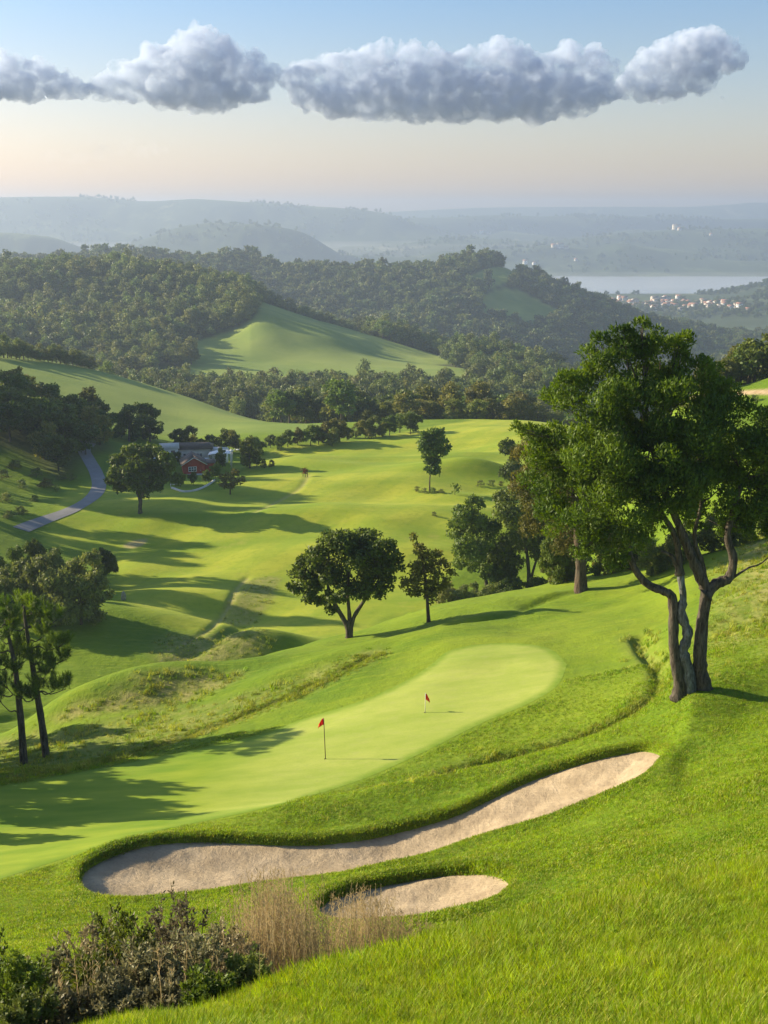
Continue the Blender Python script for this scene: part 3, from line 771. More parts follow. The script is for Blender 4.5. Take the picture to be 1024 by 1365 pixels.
# the 170 nearest-showing trees of the belt; the rest of the belt is stuff
n = 0; pts = []
while n < 48:
    y = rs.uniform(418, 455); u = rs.uniform(-.27, .16); x = u * y
    if all((x - a) ** 2 + (y - b) ** 2 > 26 for a, b in pts):
        pts.append((x, y)); n += 1
        w = 'western' if 0 else ''
        tree_obj(WOOD[rs.integers(0, 6)], x, y, rs.uniform(.8, 1.25), 'rounded green tree in the broad wooded belt below the hillside meadow', 'trees in the wooded belt below the hillside meadow')
wood_stuff('woods', 425, 640, -.55, .22, 7000, WOOD, .5, 1.25, 'wooded belt between the meadow hills, merging into one canopy', lambda x, y: ((y > 445) | (np.abs(x / y + .055) > .215)) & ((y < 556) | (np.abs(x / y + .055) > .15)) , 16)

# ------------------------------------------------------------------ trees with parts
def mpp(py, Y):
    s = float(us(512, py)[1]); return (Y * CP + s * Y * SP) / F
def px_lobes(Y, L, base, rs, depth=1.0, sq=.85):
    out = []
    for t in L:
        px, py, r = t[:3]; k = mpp(py, Y) * r
        off = t[3] if len(t) > 3 else rs.uniform(-1, 1) * k * depth
        c = at(px, py, Y) + np.array([px - 512, 0, 0]) * 0; c = at(px, py, Y + off) - np.array(base)
        out.append((c[0], c[1], c[2], k, k, k * sq))
    return out
def limb_pts(a, b, sag=.15, rs=None):
    a = Vector(a); b = Vector(b); m = a.lerp(b, .5); d = (b - a).length
    m.z -= d * sag * .5; j = Vector((rs.normal(0, .05), rs.normal(0, .05), 0)) * d if rs is not None else Vector()
    return curve_pts([a, a.lerp(b, .25) + Vector((0, 0, d * .02)) + j, m + j, b], 9)

def px_tree(name, base_px, Yr, lobes, stems, leafm, barkm, label, seed=1, lpa=25, L=.28, W=.16, sub=9, subr=.42, group=None, depth=1.0, upleaf=False, twig=.05, cat='tree', barklump=.08, extra=None):
    """a tree drawn from its own outline: lobes and stems are given as photo pixels at the tree's own distance"""
    rs = np.random.default_rng(seed)
    b = g3(*base_px, *Yr); Y = b.y
    e = empty(name, b, label, cat, group)
    lb = px_lobes(Y, lobes, b, rs, depth)
    V, Fc = lobed(lb, rs, sub, subr, lpa, L, W, upleaf=upleaf)
    mesh('crown', V, Fc, leafm, e)
    mb = MB(); ends = []
    for (pts, r0, r1) in stems:
        P = [at(p[0], p[1], Y + (p[2] if len(p) > 2 else 0)) - np.array(b) for p in pts]
        if pts[0][1] >= base_px[1] - 12: P[0] = P[0] - np.array([0, 0, .25])
        C = curve_pts(P, 5 * len(P)); rr_ = lerp_r(r0, r1, len(C)); rr_[0] *= 1.5; rr_[1] *= 1.3; rr_[2] *= 1.15; rr_[3] *= 1.06; mb.tube(C, [z * (1 + rs.normal(0, barklump * .5)) for z in rr_], 12, 0, barklump); ends += [Vector(C[int(len(C) * .72)]), Vector(C[-1])]
    for (x, y, z, rx, ry, rz_) in lb:
        t = Vector((x, y, z)); a = min(ends, key=lambda q: (q - t).length)
        if (a - t).length > .2:
            C = limb_pts(a, t, .1, rs); mb.tube(C, lerp_r(twig, twig * .3, len(C)), 5)
            for q in range(3):
                o = t + Vector(rs.normal(0, .5, 3)) * rx; C2 = limb_pts(C[-3], o, 0, rs); mb.tube(C2, lerp_r(twig * .4, twig * .15, len(C2)), 4)
    if len(stems): mb.build('trunk', barkm, e, smooth=True)
    if extra: extra(e, b, Y, rs)
    return e

# the big tree on the right
def big_extra(e, b, Y, rs):
    mb = MB()
    P = [at(p, q, Y - .05) - np.array(b) for p, q in [(921,926),(918,895),(911,868),(917,845),(908,818),(911,795),(906,762)]]
    C = curve_pts(P, 35); mb.tube(C, [z * (1 + rs.normal(0, .10)) for z in lerp_r(.27, .15, len(C))], 12, 0, .14)
    mb.build('middle_stem', M['bark_pale'], e, smooth=True)['label'] = 'pale grey flaking middle stem between the darker ones'
BIG = [(798,482,30,0),(800,455,14),(835,470,30),(826,446,14),(860,450,22,0),(857,433,10),(880,480,40,1),(905,462,20),(918,452,12),(925,500,36),(760,520,30),(735,528,16),(800,530,50,-1),(850,540,60,1),(905,545,55,-1),(955,530,34),(975,560,36),
 (728,585,24),(705,578,13),(752,600,46,.5),(810,610,56,-1.5),(865,610,60,-2),(925,610,58,-1.5),(980,610,48,0),(1024,600,40),(1060,630,45),(735,640,40,1),(785,665,46,-1),(840,670,44,-2),(900,655,46,-1.5),(955,655,44,0),(1000,660,42,.5),(1045,670,36),
 (750,690,34,1),(800,712,30,0),(840,722,26,-1),(985,690,26,1),(930,690,24,1),(870,700,22,0),(822,748,20,0),(690,570,9),(1085,600,36),(1010,700,30,1),(1050,720,32,1),(970,705,20,2),(1030,570,34,1),(1090,660,34,0),(775,735,16,0),(905,600,40,2.5),(850,640,44,2.5),(960,610,44,3)]
px_tree('tree', (925,921), (38,56), BIG,
  [([(905,926),(906,912),(902,890),(898,850),(897,800),(885,788),(862,778),(845,755),(835,725),(822,690)], .29, .11),
   ([(906,766),(902,720),(880,680),(860,640)], .15, .08),
   ([(906,765),(896,742),(882,735)], .10, .06),
   ([(944,924),(937,908),(933,880),(936,835),(941,790),(930,760),(915,725),(905,700),(885,650),(870,600)], .35, .11),
   ([(940,792),(955,778),(972,770),(978,745),(970,715),(978,680),(990,640)], .27, .09),
   ([(968,772),(978,770)], .13, .08),
   ([(941,780),(936,750),(926,715),(935,670),(930,620)], .12, .05)],
  M['leaf_big'], M['bark_dark'], 'tall spreading tree with several twisted stems on the grassy bank at right', 21, 140, .20, .072, 15, .42, upleaf=True, twig=.06, extra=big_extra, barklump=.12)

px_tree('tree', (775,786), (72,110), [(712,610,26),(700,640,24),(745,610,34),(735,660,38),(775,670,36),(760,715,30),(800,640,44),(795,720,28),(720,690,28)],
  [([(775,788),(774,750),(771,715),(768,680),(760,640)], .46, .22)], M['leaf_olive'], M['bark'], 'olive tree with a thick straight trunk behind the largest tree', 22, 60, .28, .13, 10, .5, upleaf=True)

px_tree('tree', (465,850), (70,95), [(418,752,22),(398,765,14),(392,782,9),(440,735,26),(460,722,20),(487,722,22),(512,735,20),(528,752,13),(505,760,26),(470,755,34),(435,768,24),(412,782,16),(450,788,20),(482,785,20),(515,778,14),(430,803,11),(442,812,8),(500,790,12),(412,797,8)],
  [([(465,852),(463,835),(452,815),(441,795),(435,770)], .24, .09), ([(465,850),(466,825),(464,795),(465,765)], .20, .08), ([(466,850),(471,825),(484,803),(494,785),(500,755)], .19, .07)],
  M['leaf_dark'], M['bark_dark'], 'round dark leafy tree forking low on the slope behind the green', 23, 70, .28, .18, 10, .48, twig=.07)
px_tree('tree', (572,829), (76,110), [(553,716,6),(556,732,9),(566,742,12),(580,738,8),(560,758,15),(580,760,14),(592,752,8),(548,772,12),(568,780,17),(590,778,12),(602,765,7),(552,790,9),(575,795,10),(540,782,6)],
  [([(572,831),(570,805),(567,770),(561,740),(556,722)], .15, .05)], M['leaf_olive'], M['bark'], 'slim olive brown tree with a straight bare trunk beside the round dark tree', 24, 60, .27, .16, 9, .48, twig=.035)
px_tree('tree', (650,782), (96,135), [(632,672,12),(625,690,20),(645,700,20),(612,712,16),(630,725,26),(606,700,9),(652,735,24),(618,745,16),(640,760,18),(660,765,16)],
  [([(650,786),(646,760),(640,730),(632,700)], .25, .09)], M['leaf_dark'], M['bark_dark'], 'dark tree with a pointed top left of the thicket below the largest tree', 25, 40, .36, .24, 9, .5)
px_tree('tree', (706,776), (96,135), [(672,672,20),(700,665,26),(680,700,32),(715,700,34),(745,690,30),(665,730,22),(700,735,30),(740,735,28),(760,715,22),(770,750,18)],
  [([(706,780),(704,750),(700,715),(700,680)], .3, .1), ([(706,778),(716,745),(735,710)], .2, .08)], M['leaf_dark'], M['bark_dark'], 'broad dark tree in the thicket below the largest tree', 26, 40, .36, .24, 9, .5)
px_tree('tree', (573,655), (150,260), [(577,590,15),(563,592,10),(590,594,10),(570,604,12),(585,606,12),(577,618,11),(572,626,6),(582,628,6),(566,580,7),(586,580,8),(577,577,7)],
  [([(573,656),(573,640),(575,620),(577,600)], .14, .07)], M['leaf_dark'], M['bark'], 'lone rounded tree on a thin trunk in the middle of the far fairway', 27, 26, .5, .36, 10, .5)
px_tree('tree', (187,684), (140,240), [(165,617,16),(185,607,16),(205,605,15),(222,615,13),(155,632,12),(175,630,18),(198,628,18),(218,632,14),(235,640,9),(162,648,11),(182,645,14),(205,645,13),(150,640,8),(172,602,9),(192,655,9)],
  [([(187,686),(187,672),(190,655),(198,640)], .36, .14), ([(187,670),(182,655),(175,640)], .18, .08)], M['leaf_dark'], M['bark_dark'], 'wide spreading dark tree beside the cart path and the red cabin', 28, 26, .5, .36, 10, .5)
px_tree('tree', (680,655), (150,300), [(676,592,9),(684,600,9),(672,602,7),(684,622,14),(676,632,10),(692,636,10),(686,612,9)], [([(683,656),(683,635),(681,605)], .2, .08)], M['leaf_dark'], M['bark_dark'], 'small two tiered dark tree at the left edge of the largest crown', 29, 26, .45, .3, 9, .5)
px_tree('tree', (333,624), (180,300), [(333,586,6),(330,594,8),(338,596,7),(328,604,9),(340,606,8),(333,612,10),(324,614,7),(342,615,7)], [([(333,626),(333,600)], .2, .08)], M['leaf_dark'], M['bark_dark'], 'dark conical tree right of the red cabin', 30, 28, .5, .34, 8, .45)
px_tree('tree', (307,659), (160,260), [(300,636,8),(312,633,8),(320,640,6),(306,644,9),(296,644,6)], [([(307,660),(307,650),(308,640)], .14, .06)], M['leaf_olive'], M['bark'], 'small pale green tree in front of the red cabin', 31, 20, .45, .3, 8, .45)
px_tree('tree', (607,660), (150,260), [(604,648,5),(609,650,5),(606,655,5)], [([(607,662),(606,650)], .06, .03)], M['leaf_dark'], M['bark'], 'tiny young tree right of the lone fairway tree', 32, 14, .35, .25, 6, .45)
# dark clump at the end of the wooded slope
for k, (bx, by, Lb, lab) in enumerate([
  ((172, 588), 0, [(160,560,11),(172,552,12),(168,570,13),(155,575,9),(180,578,9)], 'dark round tree at the left end of the clump above the cart path'),
  ((200, 588), 0, [(188,545,11),(200,552,13),(192,565,15),(208,568,11),(200,578,12),(182,578,9)], 'tallest dark tree of the clump above the cart path')]):
    px_tree('tree', bx, (200, 290), Lb, [([(bx[0], bx[1] + 2), (bx[0], bx[1] - 20)], .3, .12)], M['leaf_dark'], M['bark_dark'], lab, 40 + k, 22, .6, .42, 8, .45)

# pines at left
def brush(C, D, rs, n, L, W):
    """needles around a shoot"""
    P = C + unit(rs.normal(0, 1, (n, 3))) * .05 + D * rs.uniform(-.1, .60, (n, 1)); N = unit(rs.normal(0, 1, (n, 3)))
    return leaves(P, N, L, W, rs, D * 1.1 + N * .75, .45)
def pine(base_px, Yr, stem, tiers, label, seed):
    rs = np.random.default_rng(seed); b = g3(*base_px, *Yr); Y = b.y
    e = empty('pine_tree', b, label, 'pine tree')
    P = [at(p, q, Y) - np.array(b) for p, q in stem]; P[0] = P[0] - np.array([0, 0, .3])
    C = curve_pts(P, 24); mb = MB(); mb.tube(C, lerp_r(.24, .06, len(C)), 9, 0, .08)
    Vs = []; Fs = []; n0 = 0
    for (px, py, r) in tiers:
        k = mpp(py, Y) * r; off = rs.uniform(-1.3, 1.3)
        c = at(px, py, Y + off) - np.array(b); t = Vector(c)
        a = min([Vector(q) for q in C[6:]], key=lambda q: (q - (t - Vector((0, 0, .5)))).length)
        B = limb_pts(a, t + Vector((0, 0, -.15)), .25, rs); mb.tube(B, lerp_r(.055, .02, len(B)), 5)
        for q in range(int(6 + k * 9)):
            d = sph(1, rs, .1)[0]; s = np.array([c[0] + d[0] * k * rs.uniform(.2, 1), c[1] + d[1] * k * rs.uniform(.2, 1), c[2] + d[2] * k * .30])
            D = np.array([d[0] * .5, d[1] * .5, 1.0]); D /= np.linalg.norm(D)
            V, Fc = brush(s, D, rs, 60, .36, .036); Vs.append(V); Fs.append(Fc + n0); n0 += len(V)
            if q % 3 == 0: mb.tube([B[-2], tuple(s)], [.018, .01], 4)
    mesh('crown', np.concatenate(Vs), np.concatenate(Fs), M['leaf_pine'], e); mb.build('trunk', M['bark_dark'], e, smooth=True)
pine((62,1008), (52,70), [(62,1010),(56,965),(47,910),(40,865),(34,830),(32,808)], [(28,806,12),(44,812,10),(60,822,13),(72,826,9),(36,830,15),(16,835,13),(58,845,10),(82,858,11),(66,862,12),(88,876,9),(72,885,13),(50,880,12),(30,872,12),(88,915,8),(72,918,9),(52,915,9),(60,900,8)], 'taller pine leaning left with tufted branches at the green edge', 51)
pine((32,1018), (52,70), [(32,1020),(29,975),(25,930),(20,890),(12,850),(6,820)], [(4,812,12),(-8,830,14),(14,822,12),(-14,860,14),(2,850,14),(20,862,12),(-18,885,14),(0,882,14),(22,892,12),(-14,915,14),(8,912,13),(30,925,12),(-2,930,10),(44,930,8),(-24,840,12)], 'pine with a thick upright trunk standing left of the leaning pine', 52)

# generic trees with a trunk and a crown, copied
def kit(seed, Hh, R_, leafm, barkm, lpa, L, W, n=8, rl=.42, trunk=.2, sub=7, cat='tree', name='tree'):
    rs = np.random.default_rng(seed); e = bpy.data.objects.new(name, None)
    z0 = Hh * trunk; V, Fc = lobed(rand_lobes(rs, R_, Hh - z0, z0, n, rl), rs, sub, .45, lpa, L, W)
    mesh('crown', V, Fc, leafm, linkit=False).parent = e
    mb = MB(); top = Vector((rs.normal(0, .2), rs.normal(0, .2), z0 + Hh * .25)); C = curve_pts([(0, 0, -.5), (.05, 0, z0 * .6), top], 8); mb.tube(C, lerp_r(.03 * Hh, .014 * Hh, len(C)), 7)
    for k in range(4):
        a = k * 1.57 + rs.uniform(0, 1); B = limb_pts(C[-2], (R_ * .5 * math.cos(a), R_ * .5 * math.sin(a), z0 + Hh * .4), 0, rs); mb.tube(B, lerp_r(.012 * Hh, .005 * Hh, len(B)), 5)
    o = mb.build('trunk', barkm); COL.objects.unlink(o); o.parent = e
    return e
KD = [kit(300 + k, 8, r, M['leaf_dark'], M['bark_dark'], 18, .55, .40, trunk=t) for k, (r, t) in enumerate([(3.6, .12), (3.0, .18), (4.0, .08)])]
KO = [kit(310 + k, 8, r, M['leaf_olive'], M['bark'], 18, .5, .36, trunk=t) for k, (r, t) in enumerate([(3.4, .12), (3.8, .1)])]
KS = [kit(320 + k, 2.4, r, M['leaf_shrub'], M['bark'], 40, .22, .14, trunk=.02, n=7) for k, r in enumerate([1.5, 1.3])]
KN = [kit(330 + k, 8, r, M['leaf_shrub'], M['bark'], 42, .34, .24, trunk=.04, n=11, sub=9) for k, r in enumerate([4.2, 3.6])]
KND = [kit(340 + k, 8, r, M['leaf_dark'], M['bark_dark'], 42, .34, .24, trunk=.06, n=11, sub=9) for k, r in enumerate([3.8, 3.4])]
def place(K, base_px, Yr, hpx, label, group=None, name='tree', cat='tree', wide=1.0, xy=None, Hm=None):
    if xy is None: b = g3(*base_px, *Yr)
    else: b = Vector((xy[0], xy[1], float(hz(*xy))))
    src = K[random.randrange(len(K))]
    c = copy_tree(src); c.name = name; H0 = 2.4 if src in KS else 8.0
    k = (Hm if Hm else hpx * mpp(base_px[1], b.y)) / H0
    c.location = b - Vector((0, 0, .1)); c.scale = (k * wide, k * wide, k); c.rotation_euler.z = random.uniform(0, 6.28)
    tag(c, label, cat, group); return c

# wooded slope on the left
slope = []
rs = np.random.default_rng(9); tries = 0
SLP = hits([(-90,505),(0,500),(40,512),(80,530),(120,560),(150,592),(118,606),(104,622),(75,632),(40,612),(-20,600),(-90,600)], 175, 262)
while len(slope) < 70 and tries < 6000:
    tries += 1; x = rs.uniform(SLP[:, 0].min(), SLP[:, 0].max()); y = rs.uniform(175, 262)
    if sdist(SLP, np.array([x]), np.array([y]))[0] > 0 and all((x - a) ** 2 + (y - b) ** 2 > 11 for a, b in slope):
        slope.append((x, y)); place(KD + KO[:1], (0, 560), None, 0, 'dark green tree in the dense wood on the shaded slope above the cart path', 'trees in the wood above the cart path', xy=(x, y), Hm=rs.uniform(5, 9), wide=1.1)
# bushes at the foot of that slope
for (px, py, h_) in [(5,640,16),(20,625,15),(48,636,14),(75,655,10),(-20,690,16),(28,684,12),(96,640,10),(8,668,14),(30,652,14),(62,650,16),(84,640,12),(12,690,12),(46,668,10),(-10,660,16)]:
    place(KS, (px, py), (150, 262), h_, 'low shrub on the shaded slope left of the cart path', 'shrubs on the slope beside the cart path', 'shrub', 'shrub', 1.2)
# the clump in the hollow at left
for (px, py, h_, K, wd_, lab) in [
  (108,832,112,KN,.80,'large pale topped leafy bush at the front of the hollow at left'),
  (60,826,88,KN,.85,'rounded leafy bush left of the pale topped bush in the hollow'),
  (14,822,84,KN,.9,'leafy bush at the frame edge in the hollow behind the pines'),
  (140,782,58,KND,.75,'dark round bush at the right end of the clump in the hollow'),
  (22,790,74,KND,.6,'tall dark upright bush rising behind the hollow clump'),
  (-10,800,84,KND,.6,'dark bush cut by the frame edge behind the hollow clump'),
  (78,790,62,KN,.8,'grey green bush at the back of the clump in the hollow'),
  (50,780,70,KND,.6,'dark bush at the back of the hollow clump between taller ones')]:
    place(K, (px, py), (96, 200), h_, lab, None, 'bush', 'bush', wd_)
# trees and scrub along the far edge of the fairway
def edge_rows(n, p0, p1, fy, Yr, h0, h1, K, lab, grp, name='tree', cat='tree', seed=1, wide=1.0):
    rs = np.random.default_rng(seed)
    for k in range(n):
        px = p0 + (p1 - p0) * (k + rs.uniform(-.3, .3)) / max(1, n - 1)
        place(K, (px, fy(px) + rs.uniform(-3, 3)), Yr, rs.uniform(h0, h1), lab, grp, name, cat, wide)
fy1 = lambda p: np.interp(p, [215, 340, 360, 430], [592, 608, 600, 592])
edge_rows(16, 238, 440, fy1, (180, 330), 18, 32, KD + KO, 'small tree in the hedge line behind the red cabin', 'trees in the hedge line behind the red cabin', seed=61)
edge_rows(11, 430, 545, lambda p: 589 - (p - 430) * .10, (240, 345), 20, 34, KD + KO, 'rounded tree in the row bordering the far left end of the fairway', 'trees bordering the left of the far fairway', seed=62)
def back_row(n, u0, u1, Y0, Y1, h0, h1, K, lab, grp, seed, wide=1.0):
    rs = np.random.default_rng(seed)
    for k in range(n):
        u = u0 + (u1 - u0) * (k + rs.uniform(-.4, .4)) / n; y = rs.uniform(Y0, Y1)
        place(K, (512, 560), None, 0, lab, grp, wide=wide, xy=(u * y, y), Hm=rs.uniform(h0, h1))
back_row(34, -.10, .17, 318, 372, 9, 15, KD + KO, 'leafy tree standing just beyond the far edge of the fairway', 'trees beyond the far edge of the fairway', 63, 1.1)
back_row(22, -.02, .20, 306, 320, 4, 8, KO, 'low pale scrub tree on the far rim of the fairway', 'scrub along the far rim of the fairway', 64, 1.4)
# hedge of trees on the left meadow crest
rs = np.random.default_rng(66)
for k in range(26):
    px = -20 + 138 * k / 25; x, y = hit(px, np.interp(px, [0, 60, 120], [478, 484, 493]), 280, 395); y += 6
    tree_obj(WOOD[rs.integers(0, 6)], x, y, rs.uniform(.45, .7) * (1 if px < 100 else .7), 'bushy tree in the hedge along the crest of the left meadow', 'trees along the crest of the left meadow')
# skyline trees on the near rounded hill
for k, (px, py, s) in enumerate([(66,338,1.9),(50,346,1.3),(84,350,1.1),(12,346,1.5),(-8,348,1.3),(30,350,1.0),(143,354,1.35)]):
    x, y = at(px, 345, 872)[:2]
    tree_obj(WOOD[k % 6], x, y, s, ['broad crowned tree, largest on the hill skyline at left', 'tree left of the largest skyline tree', 'tree right of the largest skyline tree', 'rounded tree near the left end of the skyline', 'tree at the very left end of the skyline', 'small tree between two larger skyline trees', 'dark lone tree on the skyline above the hillside'][k], None)
# wood on the right shoulder
rs = np.random.default_rng(67)
for k in range(24):
    u = rs.uniform(.285, .43); y = rs.uniform(178, 205)
    place(KO + KD[:1], (512, 500), None, 0, 'brownish green tree in the small wood on the right shoulder', 'trees of the small wood at right', xy=(u * y, y), Hm=rs.uniform(6, 9.5) * min(1, .55 + (u - .28) * 6), wide=1.15)
for (px, py, h_) in [(915,545,16),(940,538,12),(965,532,14),(1005,535,10)]:
    place(KS, (px, py), (120, 260), h_, 'bright low shrub beside the sandy track on the right shoulder', 'shrubs beside the sandy track', 'shrub', 'shrub', 1.4)
# thicket in the gully below the big tree
for (px, py, h_, w_, lab) in [(742,778,104,.5,'tall dark tree standing left of the thick straight trunk'),(668,782,84,.5,'dark tree between the pointed and the broad tree of the thicket'),(805,768,90,.55,'dark tree just right of the thick straight trunk')]:
    place(KND, (px, py), (94, 135), h_, lab, None, wide=w_)
for (px, py, h_, K) in [(598,800,36,KN),(622,795,40,KN),(655,790,42,KN),(684,786,50,KND),(716,780,52,KND),(746,775,48,KN),(810,765,46,KN),(845,755,60,KN)]:
    place(K, (px, py), (92, 130), h_, 'shrub in the shadowy thicket behind the crest of the slope', 'shrubs of the thicket behind the slope', 'shrub', 'shrub', 1.0)
for (px, py, h_) in [(870,770,50),(905,765,60),(950,755,62),(985,740,52),(1030,720,60)]:
    place(KN, (px, py), (85, 140), h_, 'sunlit bush seen between the stems of the largest tree', 'bushes behind the largest tree', 'bush', 'bush', .9)
for (px, py, h_) in [(405,697,14),(398,690,10)]: pass
place(KS, (402,690), (120, 260), 13, 'low shrub hidden behind the round dark tree', None, 'shrub', 'shrub', 1.1) if 0 else None
for k, (px, py, w) in enumerate([(556,655,8),(566,657,8),(577,656,8),(588,657,7),(640,648,9),(655,648,10),(668,648,8)]):
    place(KS, (px, py), (140, 280), w, 'low shrub of the bed round the lone fairway tree' if k < 4 else 'low dark shrub in the hollow right of the lone fairway tree', 'shrubs round the lone fairway tree' if k < 4 else 'shrubs in the fairway hollow', 'shrub', 'shrub', 1.3)
place(KS, (579,688), (130, 260), 7, 'tiny bush alone on the far fairway below the lone tree', None, 'shrub', 'shrub', 1.2)
# garden shrubs round the cabin
for k, (px, py, h_, K, w) in enumerate([(240,648,20,KD,.8),(258,646,18,KD,.8),(275,645,20,KD,.8),(288,640,24,KD,.7),(296,626,30,KD,.6),(236,622,24,KD,.8),(352,624,14,KO,.9),(362,622,10,KO,1.0),(225,610,22,KO,.8),(268,606,0,KD,1)]):
    if h_: place(K, (px, py), (165, 290), h_, 'garden shrub around the red cabin', 'garden shrubs around the red cabin', 'shrub', 'shrub', w)
# trees outside the picture whose long shadows fall across the valley and the green
rs = np.random.default_rng(71)
for k in range(26):
    y = 144 + k * 4.8 + rs.uniform(-2, 2); u = -.40 - rs.uniform(.02, .10)
    if k in (3, 4, 8, 12, 16, 17, 22): continue
    place(KD, (0, 560), None, 0, 'tree beyond the left frame edge shading the valley', 'trees beyond the left frame edge', xy=(u * y, y), Hm=rs.uniform(13, 24), wide=.42)
for (x, y, h_) in [(-29, 63, 12), (-27, 59.5, 10), (-31, 56, 13.5), (-28, 52.5, 11.5), (-24, 49, 9), (-27.5, 67, 9), (-22.5, 45, 6.5), (-35, 60, 13)]:
    place(KD, (0, 560), None, 0, 'tree left of the pines just outside the frame', 'trees outside the frame by the green', xy=(x, y), Hm=h_, wide=.44)
print('trees', round(time.time() - T0, 1))

# ------------------------------------------------------------------ foreground shrubs and reeds
def near_bush(px, topy, Y, wpx, leafm, label, seed, L=.07, W=.038, lpa=1100, group=None):
    rs = np.random.default_rng(seed); c = at(px, topy, Y); gz = float(hz(c[0], c[1])); Hh = c[2] - gz; r = wpx * mpp(topy, Y)
    e = empty('bush', (c[0], c[1], gz), label, 'bush', group)
    lob = []
    for k in range(14):
        a = rs.uniform(0, 6.28); rr = r * rs.uniform(.1, .85); zz = Hh * rs.uniform(.25, .86) * (1 - .3 * rr / r)
        lob.append((rr * math.cos(a), rr * math.sin(a), zz, r * .40, r * .40, r * .46))
    lob.append((0, 0, Hh - r * .35, r * .3, r * .3, r * .42))
    V, Fc = lobed(lob, rs, 12, .34, lpa, L, W, upleaf=True)
    # leafy upright shoots
    n = 46; P = []; D = []
    mb = MB()
    for k in range(n):
        a = rs.uniform(0, 6.28); rr = r * rs.uniform(.1, .95); b0 = np.array([rr * math.cos(a), rr * math.sin(a), Hh * rs.uniform(.45, .8)])
        d = np.array([math.cos(a) * .35, math.sin(a) * .35, 1.0]) + rs.normal(0, .15, 3); d /= np.linalg.norm(d); ln = Hh * rs.uniform(.15, .33) * (1 - .35 * rr / r)
        mb.tube([tuple(b0 * [.5, .5, .3]), tuple(b0), tuple(b0 + d * ln)], [.012, .007, .003], 4)
        for t in rs.uniform(0, 1, 44): P.append(b0 + d * ln * t + rs.normal(0, .016, 3)); D.append(d)
    P = np.array(P); D = np.array(D); N_ = unit(rs.normal(0, 1, (len(P), 3)))
    V2, F2 = leaves(P, N_, L * 1.15, W * .8, rs, D * .8 + N_ * .9, .5)
    mesh('foliage', np.concatenate([V, V2]), np.concatenate([Fc, F2 + len(V)]), leafm, e)
    for k in range(9):
        a = rs.uniform(0, 6.28); mb.tube([(0, 0, -.1), (r * .3 * math.cos(a), r * .3 * math.sin(a), Hh * .4), (r * .6 * math.cos(a), r * .6 * math.sin(a), Hh * .75)], [.03, .018, .006], 5)
    mb.build('stems', M['bark'], e)
for k, (px, ty, Y, w, mk, lab) in enumerate([
  (240,1218,15.2,34,'leaf_grey','tallest silvery green bush beside the dry reeds'),
  (205,1228,15.8,28,'leaf_grey','silvery bush left of the tallest foreground bush'),
  (290,1248,14.6,32,'leaf_grey','grey green bush touching the left side of the reeds'),
  (170,1232,14.4,34,'leaf_dark','dark green bush in the middle of the foreground bushes'),
  (118,1252,15.0,40,'leaf_grey','dusty grey bush left of the dark foreground bush'),
  (72,1278,14.6,40,'leaf_grey','low grey brown bush near the left frame corner'),
  (22,1288,13.6,44,'leaf_dark','dark green bush in the bottom left corner'),
  (-30,1280,14.2,44,'leaf_dark','dark bush cut off by the left frame edge'),
  (150,1312,12.6,38,'leaf_grey','low grey bush at the front, below the dark green bush'),
  (88,1330,12.4,38,'leaf_grey','low dusty bush at the front near the left corner'),
  (222,1322,12.4,36,'leaf_grey','low silvery bush at the front below the tallest bush'),
  (30,1335,11.8,40,'leaf_shrub','low green bush at the very bottom left'),
  (330,1290,13.4,26,'leaf_shrub','small olive bush at the foot of the reeds'),
  (276,1310,12.2,30,'leaf_dark','low dark bush in front of the reeds'),
  (262,1262,13.6,34,'leaf_grey','dense silvery bush directly below the tallest foreground bush'),
  (190,1276,13.4,36,'leaf_grey','dense dusty bush below the dark green bush'),
  (110,1296,13.2,38,'leaf_dark','dark green bush between the dusty grey bushes'),
  (318,1262,14.2,24,'leaf_grey','slim grey bush half hidden in the reeds')]):
    near_bush(px, ty - (14 if ty < 1300 else 6), Y, w * 1.06, M[mk], lab, 400 + k)
